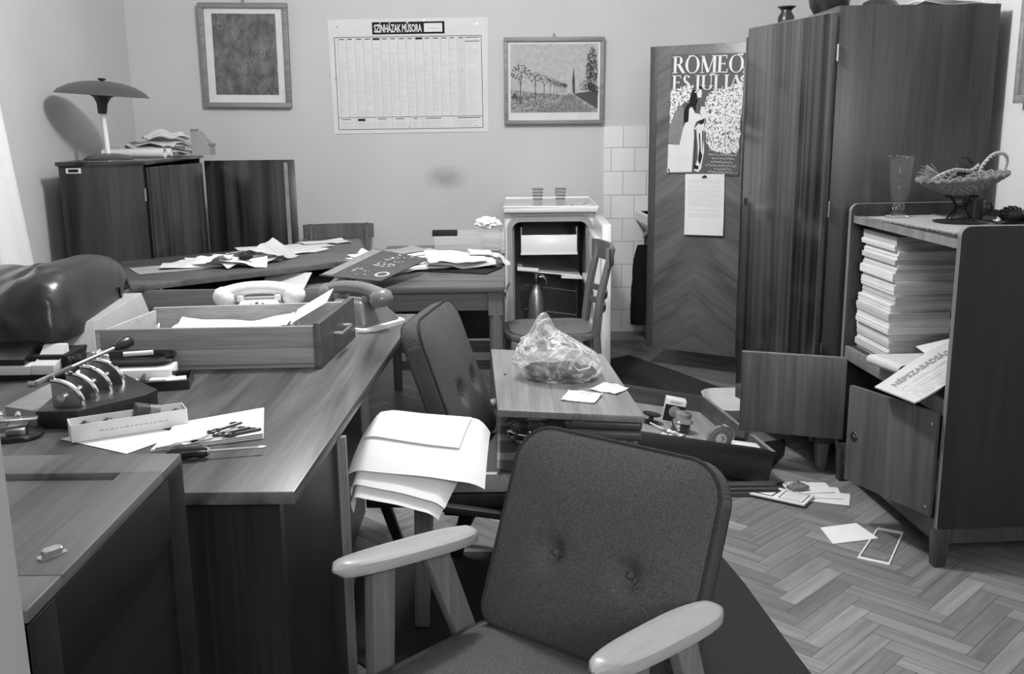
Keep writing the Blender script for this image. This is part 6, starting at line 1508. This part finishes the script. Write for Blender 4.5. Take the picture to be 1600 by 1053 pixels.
g = G(); g.lathe([(0, 0), (.085, 0), (.088, .003), (.06, .007), (.02, .012), (0, .013)], 36); g.build('base', 'clay_dark', ws)
g = G()
for k in range(4):
    a_ = k*PI/2+.5; g.tube([(.055*math.cos(a_), .055*math.sin(a_), .006), (.016*math.cos(a_), .016*math.sin(a_), .05), (.05*math.cos(a_), .05*math.sin(a_), .085)], .0035, 8)
g.tube([(.018*math.cos(t_), .018*math.sin(t_), .05) for t_ in [2*PI*i/20 for i in range(20)]], .004, 8, closed=True); g.tube([(.052*math.cos(t_), .052*math.sin(t_), .086) for t_ in [2*PI*i/24 for i in range(24)]], .003, 8, closed=True); g.build('wire_frame', 'black_matt', ws)
bs = thing('wicker_basket', 'shallow wicker basket with twisted handles on the wire stand', 'basket', Bc + V((0,0,.096)), (math.radians(0), math.radians(-5), .1))
g = G(); n_ = 64
prof = [(.045, .003), (.08, .014), (.115, .030), (.140, .046)]
for j, (r, z_) in enumerate([(.045+.0145*i, .003+.0064*i+.0005*i*i*.3) for i in range(8)]):
    g.tube([((r+.002*math.sin(24*t_+j*PI))*math.cos(t_), (r+.002*math.sin(24*t_+j*PI))*.8*math.sin(t_), z_+.0035*math.sin(24*t_+j*PI)) for t_ in [2*PI*i/96 for i in range(96)]], .0062, 6, closed=True)
g.lathe([(0, .0), (.05, .0), (.148, .048), (.145, .050), (.05, .004), (0, .004)], 40, M=Matrix.Diagonal((1, .8, 1, 1))); g.build('bowl', 'straw', bs)
plain('handle_straw', .34, .9, var=.25, vs=200)
def twist(P, r, name, mat):
    g = G(); n_ = 70
    for s_ in (0, PI):
        pts = []
        for i in range(n_+1):
            t_ = i/n_*(len(P)-1); k_ = min(len(P)-2, int(t_)); f_ = t_-k_
            p0, p1, p2, p3 = V(P[max(0,k_-1)]), V(P[k_]), V(P[k_+1]), V(P[min(len(P)-1,k_+2)])
            q = .5*((2*p1)+(-p0+p2)*f_+(2*p0-5*p1+4*p2-p3)*f_*f_+(-p0+3*p1-3*p2+p3)*f_**3)
            a_ = i*.75+s_; pts.append(q+V((0, math.cos(a_)*r, math.sin(a_)*r)))
        g.tube(pts, r*1.05, 7)
    return g.build(name, mat, bs)
twist([(.04,-.02,.05), (.05,-.03,.085), (.085,-.03,.118), (.12,-.03,.122), (.145,-.02,.10), (.148,0,.06)], .0036, 'handle', 'handle_straw')
twist([(-.145,0,.05), (-.13,-.04,.06), (-.11,-.06,.075), (-.06,-.05,.085), (-.02,-.03,.08), (.02,-.02,.075), (.045,-.02,.09)], .0036, 'handle', 'handle_straw')
g = G()
for k in range(44):
    a_, e_ = rnd(2.3, 3.9), rnd(-.15, .75); l_ = rnd(.055, .085); b0 = V((-.095, -.03, .07)); g.tube([b0, b0 + V((math.cos(a_)*math.cos(e_), .5*math.sin(a_), math.sin(e_)))*l_*.6, b0 + V((math.cos(a_)*math.cos(e_), .5*math.sin(a_), math.sin(e_)*.9))*l_], .0011, 4)
g.build('straw_tuft', 'handle_straw', bs)
g = G(); g.sheet(lambda u, v: V((-.035 + .05*u + .01*math.sin(v*3), -.02 + .02*u, .06 + .06*math.sin(PI*v*.55)*(1-.3*u))), 10, 10, .002); g.sheet(lambda u, v: V((-.01 + .05*u, .0 + .025*v, .055 + .065*math.sin(PI*(.2+.6*u)))), 10, 6, .002); lf = g.build('dried_leaf', 'clay_dark', bs)
cu_ = thing('dark_cup', 'small dark mug with a loop handle behind the wicker basket', 'cup', bkp(.34, .57, zt))
g = G(); g.lathe([(0, 0), (.030, 0), (.034, .004), (.037, .075), (.034, .075), (.031, .008), (0, .008)], 28); g.build('body', 'clay_dark', cu_)
g = G(); g.tube([(.035, 0, .058), (.058, -.002, .062), (.066, -.002, .045), (.056, -.002, .025), (.035, 0, .018)], .004, 8); g.build('handle', 'clay_dark', cu_)
ro = thing('rope_ball', 'dark wound ball of cord at the wall end of the bookcase top', 'ball of cord', bkp(.44, .50, zt))
g = G(); g.ball((0, 0, .026), (.040, .034, .026), 3); g.build('core', 'clay_dark', ro)
g = G()
for k in range(7):
    a_ = k*.43; g.tube([V((.041*math.cos(t_)*math.cos(a_), .035*math.sin(t_)*(1), .028+.026*math.cos(t_)*math.sin(a_))) for t_ in [2*PI*i/24 for i in range(24)]], .0022, 6, closed=True)
g.build('cord', 'rubber', ro)
g = G(); g.tube([bkp(.44, .46, zt+.004), bkp(.36, .45, zt+.012), bkp(.325, .50, zt+.006), bkp(.33, .60, zt+.004)], .0018, 6); tag(g.build('wire', 'black_matt'), 'thin dark wire trailing across the bookcase top', 'wire')
g = G(); g.ball(bkp(.33, .40, zt+.016), (.014, .014, .014), 3); tag(g.build('glass_bead', 'chrome'), 'shiny little ball beside the wire stand base', 'bead')

# ---------------------------------------------------------------- on the wardrobe
zw = 1.7855
jv = thing('small_jar', 'small dark jar with flared neck on the wardrobe', 'jar', (1.262, 4.72, zw))
g = G(); g.lathe([(0, 0), (.030, 0), (.038, .02), (.036, .05), (.024, .068), (.024, .078), (.040, .092), (.038, .094), (.020, .080), (0, .076)], 28); g.build('body', 'clay_dark', jv)
g = G(); g.lathe([(.040, .090), (.0425, .0925), (.040, .095)], 28); g.build('rim', 'grey_plastic', jv)
bv = thing('clay_vase', 'large round dark glazed vase on the wardrobe', 'vase', (1.335, 4.33, zw))
g = G(); g.lathe([(0, 0), (.045, 0), (.052, .006), (.078, .05), (.088, .10), (.080, .15), (.055, .185), (.040, .20), (.045, .215), (.042, .215), (.036, .20), (0, .19)], 40); g.build('body', 'clay_dark', bv)
g = G(); g.lathe([(.0445, .212), (.048, .2145), (.0445, .217)], 30); g.build('rim', 'clay_dark', bv)
bw_ = thing('dark_bowl', 'dark upturned bowl on the wardrobe', 'bowl', (1.42, 3.98, zw))
g = G(); g.lathe([(.075, 0), (.078, .003), (.060, .03), (.025, .045), (0, .047)], 30); g.build('shell', 'clay_dark', bw_)
g = G(); g.lathe([(.018, .045), (.020, .052), (0, .052)], 24); g.build('foot', 'clay_dark', bw_)
PW_ = 'papers on the wardrobe'; PLq = Pile(zw)
for i, (x, y_, w, h, r, mt2, lf_, lab) in enumerate(((1.645, 3.93, .27, .22, .1, 'paper_grey', .018, 'lower wrinkled grey sheet on the wardrobe'), (1.66, 3.95, .24, .20, .4, 'paper_dull', .025, 'upper wrinkled sheet on the wardrobe'), (1.615, 3.90, .12, .10, .9, 'paper_white', .02, 'small white sheet on the wardrobe beside the dark bowl'))):
    paper('paper_sheet', lab, 'paper', (x, y_, zw), w, h, r, mt2, lf_, PW_, .002, pile=PLq)

# ---------------------------------------------------------------- light and camera
def light(name, kind, loc, energy, **k):
    l = bpy.data.lights.new(name, kind); l.energy = energy
    for a_, v in k.items(): setattr(l, a_, v)
    o = bpy.data.objects.new(name, l); COL.objects.link(o); o.location = loc; return o
light('ceiling_bulb', 'POINT', (-.15, 3.30, 2.62), 188, shadow_soft_size=.13)
fill = light('fill_light', 'AREA', (.7, -1.3, 2.3), 75, shape='RECTANGLE', size=1.6, size_y=1.2); fill.rotation_euler = (math.radians(62), 0, math.radians(8))  # added soft fill from behind the camera; no lamp known there
wd = bpy.data.worlds.new('World'); SC.world = wd; wd.use_nodes = True
wd.node_tree.nodes['Background'].inputs['Color'].default_value = g3(1); wd.node_tree.nodes['Background'].inputs['Strength'].default_value = .30
P, RO, H = math.radians(12.4), math.radians(.7), 1.40
fw = V((0, math.cos(P), -math.sin(P))); r0 = V((1,0,0)); u0 = V((0, math.sin(P), math.cos(P)))
r = r0*math.cos(RO) - u0*math.sin(RO); u = u0*math.cos(RO) + r0*math.sin(RO)
cam = bpy.data.cameras.new('camera'); co = bpy.data.objects.new('camera', cam); COL.objects.link(co)
co.matrix_world = Matrix(((r.x, u.x, -fw.x, 0), (r.y, u.y, -fw.y, 0), (r.z, u.z, -fw.z, H), (0,0,0,1)))
cam.sensor_width = 36; cam.lens = 1555*36/1600; cam.clip_start = .02
SC.camera = co
vs = SC.view_settings; SC.display_settings.display_device = 'sRGB'; vs.view_transform = 'Standard'; vs.look = 'None'; vs.gamma = 1; vs.use_curve_mapping = False; vs.exposure = 0
SC.cycles.use_denoising = True; SC.cycles.max_bounces = 8; SC.cycles.transparent_max_bounces = 24
